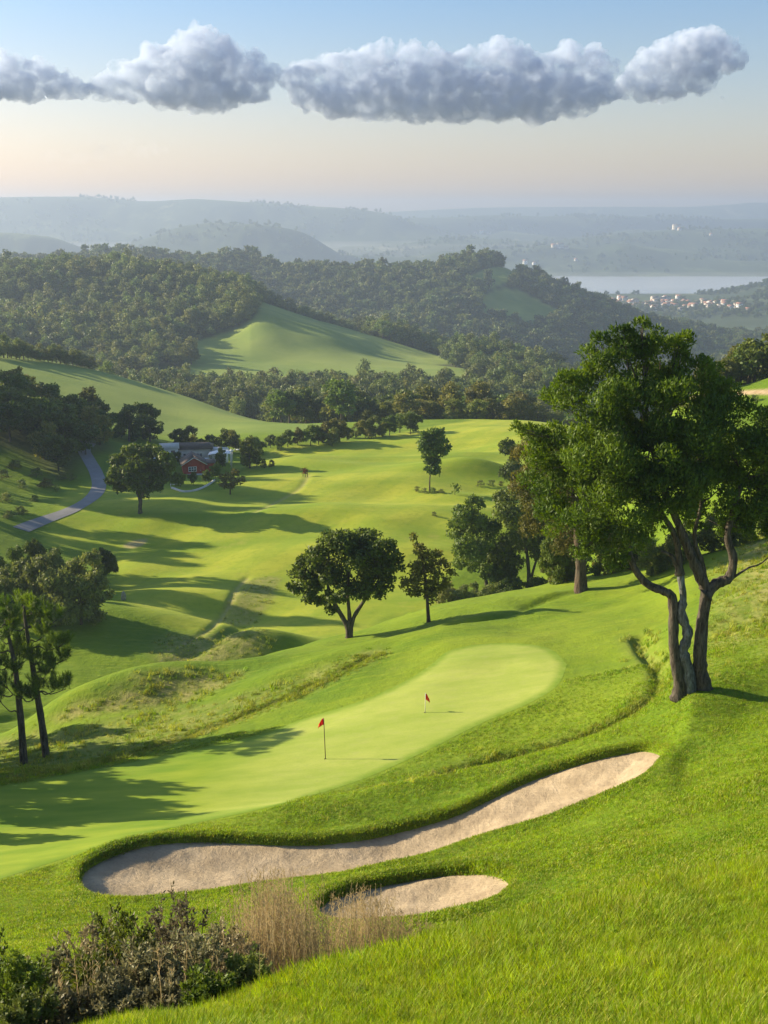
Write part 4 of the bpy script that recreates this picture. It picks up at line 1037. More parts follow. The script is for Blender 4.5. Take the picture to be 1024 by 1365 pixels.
# reeds
rs = np.random.default_rng(81); Vs = []
def reed_patch(n, pxs, tys, Ys, spread):
    for k in range(n):
        q = rs.integers(0, len(pxs)); px = pxs[q] + rs.normal(0, spread); Y = Ys[q] + rs.normal(0, .6); ty = tys[q] + abs(rs.normal(0, 52)) - 14
        c = at(px, ty, Y); gz = float(hz(c[0], c[1])); Hh = max(.4, c[2] - gz); lean = rs.normal(0, .10, 2) * Hh + np.array([.03, 0])
        b0 = np.array([c[0] - lean[0] * .8, c[1] - lean[1], gz - .05]); t = np.array([c[0], c[1], gz + Hh]); m = b0 * .5 + t * .5 + np.array([-lean[0] * .2, 0, .05])
        w = .0045; a = rs.uniform(0, 3.14); d = np.array([math.cos(a), math.sin(a), 0]) * w
        Vs.append(np.array([b0 - d, b0 + d, m + d * .9, m - d * .9])); Vs.append(np.array([m - d * .9, m + d * .9, t + d * .4, t - d * .4]))
        for j in range(rs.integers(5, 14)):                  # seed head
            f = rs.uniform(.68, 1.0); p = b0 * (1 - f) + t * f; p = m * 2 * (1 - f) + t * (2 * f - 1); dd = np.array([rs.normal(0, .05), rs.normal(0, .05), rs.uniform(.03, .10)]); e_ = np.array([.005, .003, 0])
            Vs.append(np.array([p, p + dd * .5 + e_, p + dd, p + dd * .5 - e_]))
        if rs.random() < .6:
            f = rs.uniform(.1, .5); p = b0 * (1 - f) + t * f; s_ = rs.choice([-1, 1]); a2 = rs.uniform(0, 6.28); L_ = rs.uniform(.25, .6); o = np.array([math.cos(a2) * L_ * .4, math.sin(a2) * L_ * .4, L_]); e_ = np.array([.006, 0, 0])
            Vs.append(np.array([p - e_, p + e_, p + o * .6 + e_, p + o * .6 - e_])); Vs.append(np.array([p + o * .6 - e_, p + o * .6 + e_, p + o + [.1, 0, -.08], p + o + [.1, 0, -.08] - e_ * .3]))
reed_patch(900, [335,358,372,390,410], [1205,1178,1168,1195,1225], [15.5,15.8,16,16,15.6], 19)
reed_patch(700, [430,460,485,505,530,545], [1232,1205,1190,1200,1222,1240], [17,17.2,17.4,17.4,17.6,17.8], 20)
reed_patch(110, [100,150,220,270,310], [1262,1268,1260,1262,1240], [13.5,13.5,13.5,13.6,14.5], 24)
V = np.concatenate(Vs)
tag(mesh('reeds', V, np.arange(len(V)).reshape(-1, 4), M['reed']), 'tall dry straw coloured reeds in front of the small bunker', 'reeds', kind='stuff')

# ------------------------------------------------------------------ grass blades
def tuft(seed, n, r, h, w, mat, bend=.45):
    rs = np.random.default_rng(seed); Vs = []; Fs = []
    for k in range(n):
        a = rs.uniform(0, 6.28); rr = r * math.sqrt(rs.uniform(0, 1)); p = np.array([rr * math.cos(a), rr * math.sin(a), -h * .15]); b = rs.uniform(0, 6.28)
        d = np.array([math.cos(b), math.sin(b), 0]); s_ = np.array([-d[1], d[0], 0]) * w * rs.uniform(.7, 1.3) * .5; hh_ = h * rs.uniform(.55, 1.2)
        m = p + np.array([0, 0, hh_ * .6]) + d * hh_ * bend * .25; t = p + np.array([0, 0, hh_]) + d * hh_ * bend * rs.uniform(.6, 1.4)
        q = len(Vs); Vs += [p - s_, p + s_, m + s_ * .8, m - s_ * .8, t]; Fs += [(q, q + 1, q + 2, q + 3), (q + 3, q + 2, q + 4)]
    return mesh('grass_tuft', Vs, Fs, mat, linkit=False)
def screen_points(n, Y0, Y1, u0, u1, rs):
    y = np.exp(rs.uniform(math.log(Y0), math.log(Y1), n)); u = rs.uniform(u0, u1, n); return u * y, y
def grassy(name, x, y, protos, s0, s1, label, rs, sinkz=0.0, hvar=.4):
    k = len(x); z = hz(x, y) - sinkz; rot = np.zeros((k, 3)); rot[:, 2] = rs.uniform(0, 6.28, k); rot[:, :2] = rs.normal(0, .12, (k, 2))
    s = rs.uniform(s0, s1, k) * (1 + hvar * vnoise(x / 1.7, y / 1.7, 55)); scl = np.stack([s, s, s * (1 + .5 * hvar * vnoise(x / .6, y / .6, 56))], 1)
    return scatter(name, np.stack([x, y, z], 1), rot, scl, rs.integers(0, len(protos), k), protos, label, 'grass')
rs = np.random.default_rng(91)
TN = [tuft(1, 26, .10, .105, .0085, M['blade']), tuft(2, 26, .10, .125, .008, M['blade']), tuft(3, 20, .10, .14, .0075, M['blade_rough']), tuft(4, 26, .11, .09, .009, M['blade'])]
TF = [tuft(11, 16, .13, .055, .016, M['blade_far'], .7), tuft(12, 16, .13, .065, .015, M['blade_far'], .7), tuft(13, 14, .13, .06, .016, M['blade'], .7), tuft(14, 12, .13, .07, .014, M['blade_rough'], .8)]
TR = [tuft(21, 16, .14, .20, .018, M['blade_rough'], .6), tuft(22, 16, .14, .16, .02, M['blade_far'], .6), tuft(23, 14, .16, .22, .018, M['blade_rough'], .8)]
x, y = screen_points(122000, 6.5, 21.5, -.44, .64, rs)
crest = np.interp(x / y, US, np.exp(kY[3])) ; k = (y < crest + .8 + .8 * fbm(x / 1.5, y / 1.5, 2, 3))
x, y = x[k], y[k]
grassy('grass', x, y, TN, .9, 1.55, 'long sunlit grass blades on the foreground bank', rs)
x, y = screen_points(360000, 11, 58, -.44, .60, rs)
bB, bS, bG = gsample(SD['big'], x, y), gsample(SD['small'], x, y), gsample(SD['green'], x, y)
k = (bB < -.02) & (bS < -.02) & (bG < -.3)
inside_rough = gsample(fair, x, y) < .25
crest = np.interp(x / y, US, np.exp(kY[3])); k &= (y > crest + .3)
k &= inside_rough | (rs.uniform(0, 1, len(x)) < .25)
x, y = x[k], y[k]
grassy('grass', x, y, TF, .7, 1.2, 'short rough turf around the bunkers and the green', rs, .01)
def along(poly, n, off, rs):
    t = rs.uniform(0, len(poly) - 1.001, n); i = t.astype(int); f = (t - i)[:, None]; P = poly[i] * (1 - f) + poly[i + 1] * f
    d = poly[i + 1] - poly[i]; nn = np.column_stack([-d[:, 1], d[:, 0]]); nn /= np.linalg.norm(nn, axis=1)[:, None] + 1e-9
    return P + nn * rs.normal(0, off, (n, 1))
P = np.concatenate([along(np.vstack([bigP, bigP[:1]]), 15000, .09, rs), along(np.vstack([smP, smP[:1]]), 9000, .09, rs)])
k = (gsample(SD['big'], P[:, 0], P[:, 1]) < .13) & (gsample(SD['small'], P[:, 0], P[:, 1]) < .13); P = P[k]
grassy('grass', P[:, 0], P[:, 1], TF, .8, 1.3, 'grass fringe hanging over the bunker lips', rs, .0)
DP, TP = edge(DITCH[:7], 46, 75, 60), edge(TERR, 54, 80, 60)
P = np.concatenate([along(DP, 3000, .40, rs), along(TP, 3600, .6, rs)])
grassy('grass', P[:, 0], P[:, 1], TR, .6, 1.1, 'longer pale grass along the ditches beside the green', rs, .02)
# long rough on the mounds and the bank behind the big tree
x, y = screen_points(90000, 44, 150, -.44, .46, rs)
dd = gsample(dry, x, y); k = (rs.uniform(0, 1, len(x)) < dd * .5) & (gsample(SD['green'], x, y) < -.5); x, y = x[k], y[k]
grassy('grass', x, y, TR, .8, 1.6, 'coarse tussocky rough on the mounds and banks', rs, .03, .6)
print('grass', round(time.time() - T0, 1))

# ------------------------------------------------------------------ golf flags
def flagstick(px, py, top_py, Yr, pole_m, cloth_m, label, dirn=-1, tilt=(0, 0)):
    b = g3(px, py, *Yr); b.z = float(gsample(G0, b.x, b.y)) + .006
    Hh = (py - top_py) * mpp(py, b.y) * 1.06
    e = empty('golf_flag', b, label, 'flag')
    mb = MB(); top = (tilt[0], tilt[1], Hh); mb.tube([(0, 0, -.05), (tilt[0] * .5, 0, Hh * .5), top], [.022, .02, .016], 8); mb.build('flagstick', pole_m, e, True)
    W = .46 if Hh > 1.5 else .40; hgt = .36; V = []; Fc = []; n = 9
    for i in range(n + 1):
        t = i / n
        for j in range(5):
            q = j / 4; sag = -.34 * t * t
            V.append((top[0] + dirn * W * t * (.55 + .1 * q) , top[1] + .07 * math.sin(t * 7 + q * 1.5) * (.3 + t), Hh - .02 - hgt * q * (1 - .25 * t) + sag))
    for i in range(n):
        for j in range(4): a = i * 5 + j; Fc.append((a, a + 1, a + 6, a + 5))
    o = mesh('flag', V, Fc, cloth_m, e, True); sd = o.modifiers.new('cloth', 'SOLIDIFY'); sd.thickness = .004
    mb = MB(); s = 16; R0, R1 = .054, .072; A = []
    for r, z in ((R0, -.03), (R0, .006), (R1, .006), (R1, -.03)):
        for k in range(s): A.append((r * math.cos(6.2832 * k / s), r * math.sin(6.2832 * k / s), z))
    Fr = [(i * s + k, i * s + (k + 1) % s, (i + 1) * s + (k + 1) % s, (i + 1) * s + k) for i in range(3) for k in range(s)]
    mb.add(A, Fr); mb.build('cup', M['cup'], e)
flagstick(434, 1012, 956, (44, 60), M['pole_dark'], M['flag2'], 'taller dark flagstick with an orange red flag near the front of the green', -1, (-.06, 0))
flagstick(567, 950, 924, (48, 70), M['pole_pale'], M['flag'], 'shorter white flagstick with a red flag in the middle of the green', 1)

# ------------------------------------------------------------------ cabin and yard
def cabin():
    b = g3(258, 630, 170, 300); k = mpp(630, b.y); W = 28 * k; Dp = 4.6; Hw = 15 * k; rz = R(14); e = empty('cabin', b, 'small red timber cabin with a dark gabled roof and white window bars', 'cabin', None, rz)
    mb = MB(); hw = W / 2; hd = Dp / 2; rd = Hw + 9 * k
    V = [(-hw, -hd, -.5), (hw, -hd, -.5), (hw, hd, -.5), (-hw, hd, -.5), (-hw, -hd, Hw), (hw, -hd, Hw), (hw, hd, Hw), (-hw, hd, Hw), (0, -hd, rd), (0, hd, rd)]
    mb.add(V, [(0, 1, 5, 8, 4), (2, 3, 7, 9, 6), (1, 2, 6, 5), (3, 0, 4, 7)]); mb.build('wall', M['red_wall'], e)
    mb = MB()
    for s in (-1, 1):
        x1 = s * (hw + .45); z1 = Hw - .2; th = .12
        V = [(0, -hd - .4, rd + .1), (x1, -hd - .4, z1 + .1), (x1, hd + .4, z1 + .1), (0, hd + .4, rd + .1)]
        V += [(a, c, z + th) for a, c, z in V]
        mb.add(V, [(0, 3, 2, 1), (4, 5, 6, 7), (0, 1, 5, 4), (1, 2, 6, 5), (2, 3, 7, 6), (3, 0, 4, 7)])
    rf = mb.build('roof', M['roof_dark'], e)
    mb = MB()
    for s in (-1, 1):
        a = Vector((0, -hd - .42, rd + .02)); c = Vector((s * (hw + .45), -hd - .42, Hw - .18)); mb.tube([a, c], [.07, .07], 4)
    mb.build('barge_board', M['white'], rf)
    for (cx, cz, w, h_) in ((-W * .08, Hw * .56, W * .36, Hw * .40),):
        mb = MB(); mb.box((cx, -hd - .03, cz), (w, .06, h_)); wn = mb.build('window', M['glass'], e)
        mb = MB()
        for i in range(4): mb.box((cx - w / 2 + w * i / 3, -hd - .08, cz), (.10, .05, h_))
        for i in range(3): mb.box((cx, -hd - .10, cz - h_ / 2 + h_ * i / 2), (w + .1, .05, .09))
        mb.build('frame', M['white'], wn)
    mb = MB(); mb.box((W * .38, -hd - .04, Hw * .42), (.9, .08, Hw * .84)); dr = mb.build('door', M['red_wall'], e); mb = MB(); mb.box((W * .38 - .32, -hd - .11, Hw * .42), (.06, .06, .2)); mb.build('handle', M['pole_pale'], dr)
    mb = MB(); mb.box((0, -hd - .5, .15), (W * .95, .9, .35)); mb.build('step', M['concrete'], e)
    mb = MB(); mb.box((hw + 1.0, .2, Hw * .45), (1.9, 3.2, Hw * .9)); lt = mb.build('side_shed', M['red_wall'], e)
    mb = MB(); mb.box((hw + 1.05, .2, Hw * .95), (2.3, 3.7, .14)); mb.build('shed_roof', M['roof_dark'], lt)
    return b, k
cb, ck = cabin()
# low grey roofed building and a parked row behind
b2 = g3(240, 604, 200, 330); e = empty('low_building', (cb.x - 3, cb.y + 13, float(hz(cb.x - 3, cb.y + 13))), 'low dark roofed shed behind the red cabin', 'shed', None, R(6))
mb = MB(); mb.box((0, 0, 1.3), (9, 5, 3.2)); mb.build('wall', M['house_wall'], e)
mb = MB(); V = [(-5, -3, 2.9), (5, -3, 2.9), (5, 3, 2.9), (-5, 3, 2.9), (-4, 0, 3.8), (4, 0, 3.8)]; mb.add(V, [(0, 1, 5, 4), (2, 3, 4, 5), (1, 2, 5), (3, 0, 4), (3, 2, 1, 0)]); mb.build('roof', M['roof_dark'], e)
for i in range(3):
    mb = MB(); mb.box((-3 + 2.6 * i, -2.53, 1.4), (1.1, .08, 1.1)); wn = mb.build('window', M['glass'], e)
    mb = MB(); mb.box((-3 + 2.6 * i, -2.58, 1.4), (.08, .06, 1.1)); mb.box((-3 + 2.6 * i, -2.58, .80), (1.3, .12, .08)); mb.build('frame', M['white'], wn)
def car(x, y, rz, body_m, label, s=1.0):
    e = empty('parked_car', (x, y, float(hz(x, y)) + .02), label, 'car', 'cars parked behind the red cabin', rz)
    prof = [(-2.1, .35), (-2.1, .8), (-1.9, .95), (-1.1, 1.02), (-.55, 1.45), (.95, 1.48), (1.65, 1.0), (2.1, .9), (2.15, .35)]
    V = [(a, w, z) for w in (-.82, .82) for a, z in prof]; n = len(prof); mb = MB()
    mb.add(V, [tuple(range(n)), tuple(range(2 * n - 1, n - 1, -1))] + [(i, i + n, (i + 1) % n + n, (i + 1) % n) for i in range(n)]); bo = mb.build('body', body_m, e)
    mb = MB(); V = [(a, w, z) for w in (-.83, .83) for a, z in ((-.98, 1.05), (-.52, 1.38), (.9, 1.41), (1.5, 1.03))]; mb.add(V, [(0, 1, 2, 3), (7, 6, 5, 4)]); mb.build('side_window', M['glass'], bo)
    mb = MB(); mb.add([(-1.15, -.72, 1.04), (-1.15, .72, 1.04), (-.62, .68, 1.44), (-.62, -.68, 1.44)], [(0, 1, 2, 3)]); mb.build('windscreen', M['glass'], bo)
    for a in (-1.35, 1.35):
        for w in (-.8, .8):
            mb = MB(); mb.tube([(a, w - .1, .33), (a, w + .1, .33)], [.33, .33], 14); mb.build('wheel', M['rubber'], e)
    return e
for i, (dx, dy_, cm, lb) in enumerate([(-9.0, 6.5, 'car_paint', 'white parked car left of the red cabin roof'), (-5.8, 7.6, 'car_grey', 'grey parked car directly behind the red cabin'), (-2.4, 7.4, 'car_paint', 'white parked car behind the red cabin ridge'), (1.2, 7.9, 'car_paint', 'white parked car right of the red cabin ridge')]):
    car(cb.x + dx, cb.y + dy_, R(80 + 8 * i), M[cm], lb)
for (dx, dy_, w_, d_, h_, rzz, lab) in [(-6.5, 10.5, 3.4, 3.0, 2.6, 12, 'small white outbuilding left of the low dark roofed shed'), (2.6, 12.5, 4.2, 3.0, 2.4, -8, 'white outbuilding between the shed and the white canopy')]:
    x_, y_ = cb.x + dx, cb.y + dy_; e = empty('outbuilding', (x_, y_, float(hz(x_, y_))), lab, 'building', None, R(rzz))
    mb = MB(); mb.box((0, 0, h_ / 2 - .2), (w_, d_, h_ + .4)); mb.build('wall', M['white'], e)
    mb = MB(); V = [(-w_ * .58, -d_ * .62, h_ - .05), (w_ * .58, -d_ * .62, h_ - .05), (w_ * .58, d_ * .62, h_ - .05), (-w_ * .58, d_ * .62, h_ - .05), (-w_ * .58, 0, h_ + .9), (w_ * .58, 0, h_ + .9)]
    mb.add(V, [(0, 1, 5, 4), (2, 3, 4, 5), (1, 2, 5), (3, 0, 4), (3, 2, 1, 0)]); mb.build('roof', M['concrete'], e)
    mb = MB(); mb.box((w_ * .2, -d_ / 2 - .03, h_ * .45), (.8, .06, h_ * .8)); mb.build('door', M['roof_dark'], e)
    mb = MB(); mb.box((-w_ * .22, -d_ / 2 - .03, h_ * .58), (.8, .06, .7)); mb.build('window', M['glass'], e)
# white canopy
b = g3(274, 612, 190, 330); b = Vector((cb.x + 4.0, cb.y + 9, float(hz(cb.x + 4.0, cb.y + 9)))); e = empty('canopy', b, 'white stretched canopy tent right of the cabin roof', 'tent')
V = []; Fc = []; n = 8
for i in range(n + 1):
    for j in range(n + 1):
        s, t = i / n * 2 - 1, j / n * 2 - 1; V.append((s * 2.3, t * 1.8, 2.5 + .35 * (1 - s * s) * (1 - .5 * t * t) + .12 * s))
for i in range(n):
    for j in range(n): a = i * (n + 1) + j; Fc.append((a, a + n + 1, a + n + 2, a + 1))
cv = mesh('canvas', V, Fc, M['canvas'], e, True); sdm = cv.modifiers.new('cloth', 'SOLIDIFY'); sdm.thickness = .03
for sx in (-1, 1):
    for sy in (-1, 1):
        mb = MB(); mb.tube([(sx * 2.2, sy * 1.7, -.2), (sx * 2.2, sy * 1.7, 2.50 + .12 * sx)], [.05, .05], 8); mb.build('pole', M['white'], e)
# forked white post
b = g3(309, 624, 180, 300); k = mpp(624, b.y); Hh = 26 * k; e = empty('lamp_post', b, 'white post with forked arms between the cabin and the conical tree', 'lamp post')
mb = MB(); mb.tube([(0, 0, -.2), (0, 0, Hh)], [.13, .10], 10); mb.build('pole', M['white'], e)
for sx in (-1, 1):
    mb = MB(); mb.tube([(0, 0, Hh * .82), (sx * 5 * k, 0, Hh * 1.0), (sx * 8 * k, 0, Hh * .98)], [.07, .06, .05], 8); ar = mb.build('arm', M['white'], e)
    mb = MB(); mb.box((sx * 9 * k, 0, Hh * .97), (.8, .35, .14), 0, 0, .8); mb.build('lamp_head', M['canvas'], ar)
# low pale wall that curves in front of the garden
P = hits(catmull([(229,651),(245,656),(262,654),(276,648),(286,641)], 30), 150, 290); mb = MB(); A_, B_ = ribbon(P, .14, 0)
V = []
for i in range(len(P)):
    z = float(hz(*P[i])); V += [(A_[i][0], A_[i][1], z - .3), (A_[i][0], A_[i][1], z + .28), (B_[i][0], B_[i][1], z + .28), (B_[i][0], B_[i][1], z - .3)]
Fc = [(4 * i + j, 4 * i + (j + 1) % 4, 4 * i + 4 + (j + 1) % 4, 4 * i + 4 + j) for i in range(len(P) - 1) for j in range(4)] + [(0, 3, 2, 1), (4 * len(P) - 4, 4 * len(P) - 3, 4 * len(P) - 2, 4 * len(P) - 1)]
mb.add(V, Fc); o = mb.build('garden_wall', M['concrete']); tag(o, 'low pale curved garden wall in front of the cabin shrubs', 'wall')
# white bench at its end
b = g3(233, 650, 160, 290); e = empty('garden_bench', (b.x, b.y + .9, b.z), 'white bench at the left end of the curved garden wall', 'bench', None, R(10))
mb = MB()
for i in range(4): mb.box((0, -.24 + .16 * i, .46), (1.9, .12, .05))
mb.build('seat', M['white'], e); mb = MB()
for i in range(3): mb.box((0, .34, .62 + .16 * i), (1.9, .05, .12))
mb.build('backrest', M['white'], e)
for sx in (-1, 1):
    for yy, hh_ in ((-.25, .44), (.33, .98)):
        mb = MB(); mb.box((sx * .85, yy + (.01 if yy > 0 else 0), hh_ / 2 - .06), (.08, .08, hh_)); mb.build('leg', M['white'], e)
# white shelter on the far rim of the fairway
b = g3(667, 557, 240, 320); k = mpp(557, b.y); e = empty('tee_shelter', b, 'tiny white roofed shelter on a post at the far end of the fairway', 'shelter')
mb = MB(); mb.tube([(0, 0, -.3), (0, 0, 14 * k)], [.22, .16], 8); mb.build('post', M['white'], e)
mb = MB(); V = [(-3.4 * k, -1.2, 14 * k), (8 * k, -1.2, 13 * k), (8 * k, 1.2, 13 * k), (-3.4 * k, 1.2, 14 * k), (-1 * k, 0, 18 * k), (4 * k, 0, 16 * k)]; mb.add(V, [(0, 1, 5, 4), (2, 3, 4, 5), (1, 2, 5), (3, 0, 4), (3, 2, 1, 0)]); mb.build('roof', M['canvas'], e)
# sapling stakes on the fairway
b = g3(407, 635, 160, 280); k = mpp(635, b.y); e = empty('sapling', b, 'bare brown sapling tied to stakes beside the fairway ditch', 'sapling')
mb = MB()
rs = np.random.default_rng(7)
mb.tube([(0, 0, -.1), (.05, 0, 11 * k)], [.07, .03], 6)
for i in range(14):
    z = rs.uniform(.35, 1) * 10 * k; a = rs.uniform(0, 6.28); mb.tube([(0, 0, z), (math.cos(a) * 2.6 * k, math.sin(a) * 2.6 * k, z + 1.5 * k)], [.035, .015], 4)
mb.build('branches', M['bark'], e)
for sx in (-1, 1): mb = MB(); mb.tube([(sx * 3 * k, 0, -.1), (sx * 3 * k, 0, 6 * k)], [.06, .06], 6); mb.build('stake', M['bark'], e)
V, Fc = leaves(rs.normal(0, 1, (160, 3)) * np.array([1.7 * k, 1.7 * k, 1.6 * k]) + np.array([0, 0, 8.5 * k]), sph(160, rs), .3, .2, rs); mesh('leaves', V, Fc, simple('rusty_leaves', (.20, .09, .04), .8), e)
# grey marker stone
b = g3(165, 800, 100, 200); k = mpp(800, b.y); mb = MB(); rs = np.random.default_rng(3)
V, Fc = icos((0, 0, 0), (3.4 * k, 2.2 * k, 9 * k), 12, 9); V = [tuple(np.array(v) * (1 + .12 * rs.normal())) for v in V]; mb.add(V, Fc); o = mb.build('marker_stone', M['stone']); o.location = b + Vector((0, 0, 3 * k))
tag(o, 'upright grey stone beside the bushes in the hollow', 'stone')

# ------------------------------------------------------------------ village and far buildings
def house_mesh(w, d, h_, rh, wall, roof):
    mb = MB(); hw, hd = w / 2, d / 2
    mb.add([(-hw, -hd, -3), (hw, -hd, -3), (hw, hd, -3), (-hw, hd, -3), (-hw, -hd, h_), (hw, -hd, h_), (hw, hd, h_), (-hw, hd, h_), (-hw, 0, h_ + rh), (hw, 0, h_ + rh)],
           [(0, 1, 5, 4), (2, 3, 7, 6), (1, 2, 6, 9, 5), (3, 0, 4, 8, 7)], 0)
    for s in (-1, 1):
        V = [(-hw - .5, 0, h_ + rh + .15), (hw + .5, 0, h_ + rh + .15), (hw + .5, s * (hd + .7), h_ - .1), (-hw - .5, s * (hd + .7), h_ - .1)]; V += [(a, b_, c + .3) for a, b_, c in V]
        mb.add(V, [(0, 1, 2, 3), (7, 6, 5, 4), (0, 4, 5, 1), (1, 5, 6, 2), (2, 6, 7, 3), (3, 7, 4, 0)], 1)
    for i in range(int(w // 3.2)):
        x = -hw + 1.8 + i * 3.2
        for z in ([1.6] if h_ < 5 else [1.6, 4.6]): mb.box((x, -hd - .03, z), (1.2, .08, 1.4), 0, 2)
    o = mb.build('house', [wall, roof, M['glass']]); COL.objects.unlink(o); return o
HM = [house_mesh(11, 8, 3.5, 2.6, M['house_wall'], M['terracotta']), house_mesh(14, 9, 6.4, 2.8, M['white'], M['terracotta']), house_mesh(17, 9, 6.2, 2.2, M['house_wall'], M['roof_dark']), house_mesh(12, 9, 6, 2.4, M['white'], M['terracotta'])]
rs = np.random.default_rng(12); hp = []
def house(px, py, Y0, Y1, lab, grp, sc=1.0):
    x, y = hit(px, py, Y0, Y1); o = bpy.data.objects.new('house', HM[rs.integers(0, 4)].data); link(o)
    o.location = (x, y, float(hz(x, y)) + 3 * sc); o.rotation_euler.z = rs.uniform(-.7, .7); o.scale = (sc,) * 3; hp.append((x, y)); tag(o, lab, 'house', grp)
for k in range(70):
    px = 825 + 175 * rs.beta(1.3, 1.8); py = 407 + rs.normal(0, 4) + abs(px - 905) * .02
    house(px, py, 2050, 3000, 'small pale walled house in the village below the lake', 'houses in the village below the lake', rs.uniform(.7, 1.05))
for k in range(14):
    house(rs.uniform(812, 850), 402 + rs.normal(0, 3), 2050, 3000, 'pale house at the left end of the village', 'houses at the left end of the village', rs.uniform(.7, 1.0))
for k, (px, py, s) in enumerate([(634,312,3),(642,311,3),(652,312,2.5),(738,330,3.5),(746,331,4),(755,332,3),(700,352,3),(712,353,2),(902,306,4.5),(906,307,3),(768,348,2.5),(948,314,2.5)]):
    house(px, py, 3950, 8800, 'large pale building on the misty hills beyond the lake', 'pale buildings on the far hills', s * .45)
print('things', round(time.time() - T0, 1))
SKY_SAT, SKY_STR, EXPO, HAZE, HAZE_TOP, CLOUDS, CL_D = 1.0, .078, 1.15, .00021, 240, True, .026

# ------------------------------------------------------------------ sky, haze, clouds, sun, camera
SUN_EL, SUN_AZ = R(21.0), R(18.0)          # azimuth: how far the sun stands beyond due left
to_sun = Vector((-math.cos(SUN_EL) * math.cos(SUN_AZ), math.cos(SUN_EL) * math.sin(SUN_AZ), math.sin(SUN_EL)))
sl = bpy.data.lights.new('sun', 'SUN'); sl.energy = 5.0; sl.angle = R(.55); sl.color = (1.0, .83, .56)
so = bpy.data.objects.new('sun', sl); COL.objects.link(so); so.rotation_euler = to_sun.to_track_quat('Z', 'Y').to_euler()
so.location = (0, 0, 50)

wd = bpy.data.worlds.new('World'); scn.world = wd; wd.use_nodes = True
nt = wd.node_tree; nt.nodes.clear(); N = NT(nt)
sky = nt.nodes.new('ShaderNodeTexSky'); sky.sky_type = 'NISHITA'; sky.sun_disc = False
sky.sun_elevation = SUN_EL; sky.sun_rotation = -(math.pi / 2 - SUN_AZ); sky.altitude = 150
sky.air_density = 1.0; sky.dust_density = 1.6; sky.ozone_density = 2.0
hs = nt.nodes.new('ShaderNodeHueSaturation'); hs.inputs['Saturation'].default_value = SKY_SAT; nt.links.new(sky.outputs[0], hs.inputs['Color'])
# warm dust near the horizon
tc = nt.nodes.new('ShaderNodeTexCoord'); sp_ = nt.nodes.new('ShaderNodeSeparateXYZ'); nt.links.new(tc.outputs['Generated'], sp_.inputs[0])
wf = N.ramp(sp_.outputs[2], -.02, .17, 1, 0)
tint = N.mix(wf, (.84, .95, 1.08), (1.60, 1.10, .86))
mul = N.n('ShaderNodeMix', data_type='RGBA', blend_type='MULTIPLY'); mul.inputs[0].default_value = 1
nt.links.new(hs.outputs[0], mul.inputs[6]); nt.links.new(tint, mul.inputs[7])
bg = nt.nodes.new('ShaderNodeBackground'); bg.inputs['Strength'].default_value = SKY_STR; nt.links.new(mul.outputs[2], bg.inputs[0])
wo = nt.nodes.new('ShaderNodeOutputWorld'); nt.links.new(bg.outputs[0], wo.inputs[0])

def volmat(name, col, dens, aniso):
    m, nt, out = newmat(name)
    v = nt.nodes.new('ShaderNodeVolumePrincipled'); v.inputs['Color'].default_value = (*col, 1); v.inputs['Density'].default_value = dens
    v.inputs['Anisotropy'].default_value = aniso
    nt.links.new(v.outputs[0], out.inputs['Volume']); return m
zlo = float(G.min()) - 1.5
hb = MB(); x0, x1, y0, y1, zt = -15500, 15500, -60, 9700, float(G.max()) + 30
hb.box(((x0 + x1) / 2, (y0 + y1) / 2, (zlo + zt) / 2), (x1 - x0, y1 - y0, zt - zlo))
hzo = hb.build('haze', volmat('haze', (.45, .57, .78), HAZE, .3)); tag(hzo, 'pale blue morning haze filling the valleys', 'haze', kind='stuff')

# pale mist lying in the low ground between the ridges and over the lake
for (mx0, mx1, my0, my1, mz, md, lab) in [(-5200, 900, 4500, 5750, -110, .00035, 'pale mist lying between the two far left ridges'), (150, 1700, 3050, 4050, -186, .0008, 'thin white mist lying over the lake')]:
    mb = MB(); mb.box(((mx0 + mx1) / 2, (my0 + my1) / 2, (mz - 198) / 2), (mx1 - mx0, my1 - my0, mz + 198), 0, 0, .9)
    tag(mb.build('mist', volmat('valley_mist', (.86, .87, .88), md, .2)), lab, 'mist', kind='stuff')

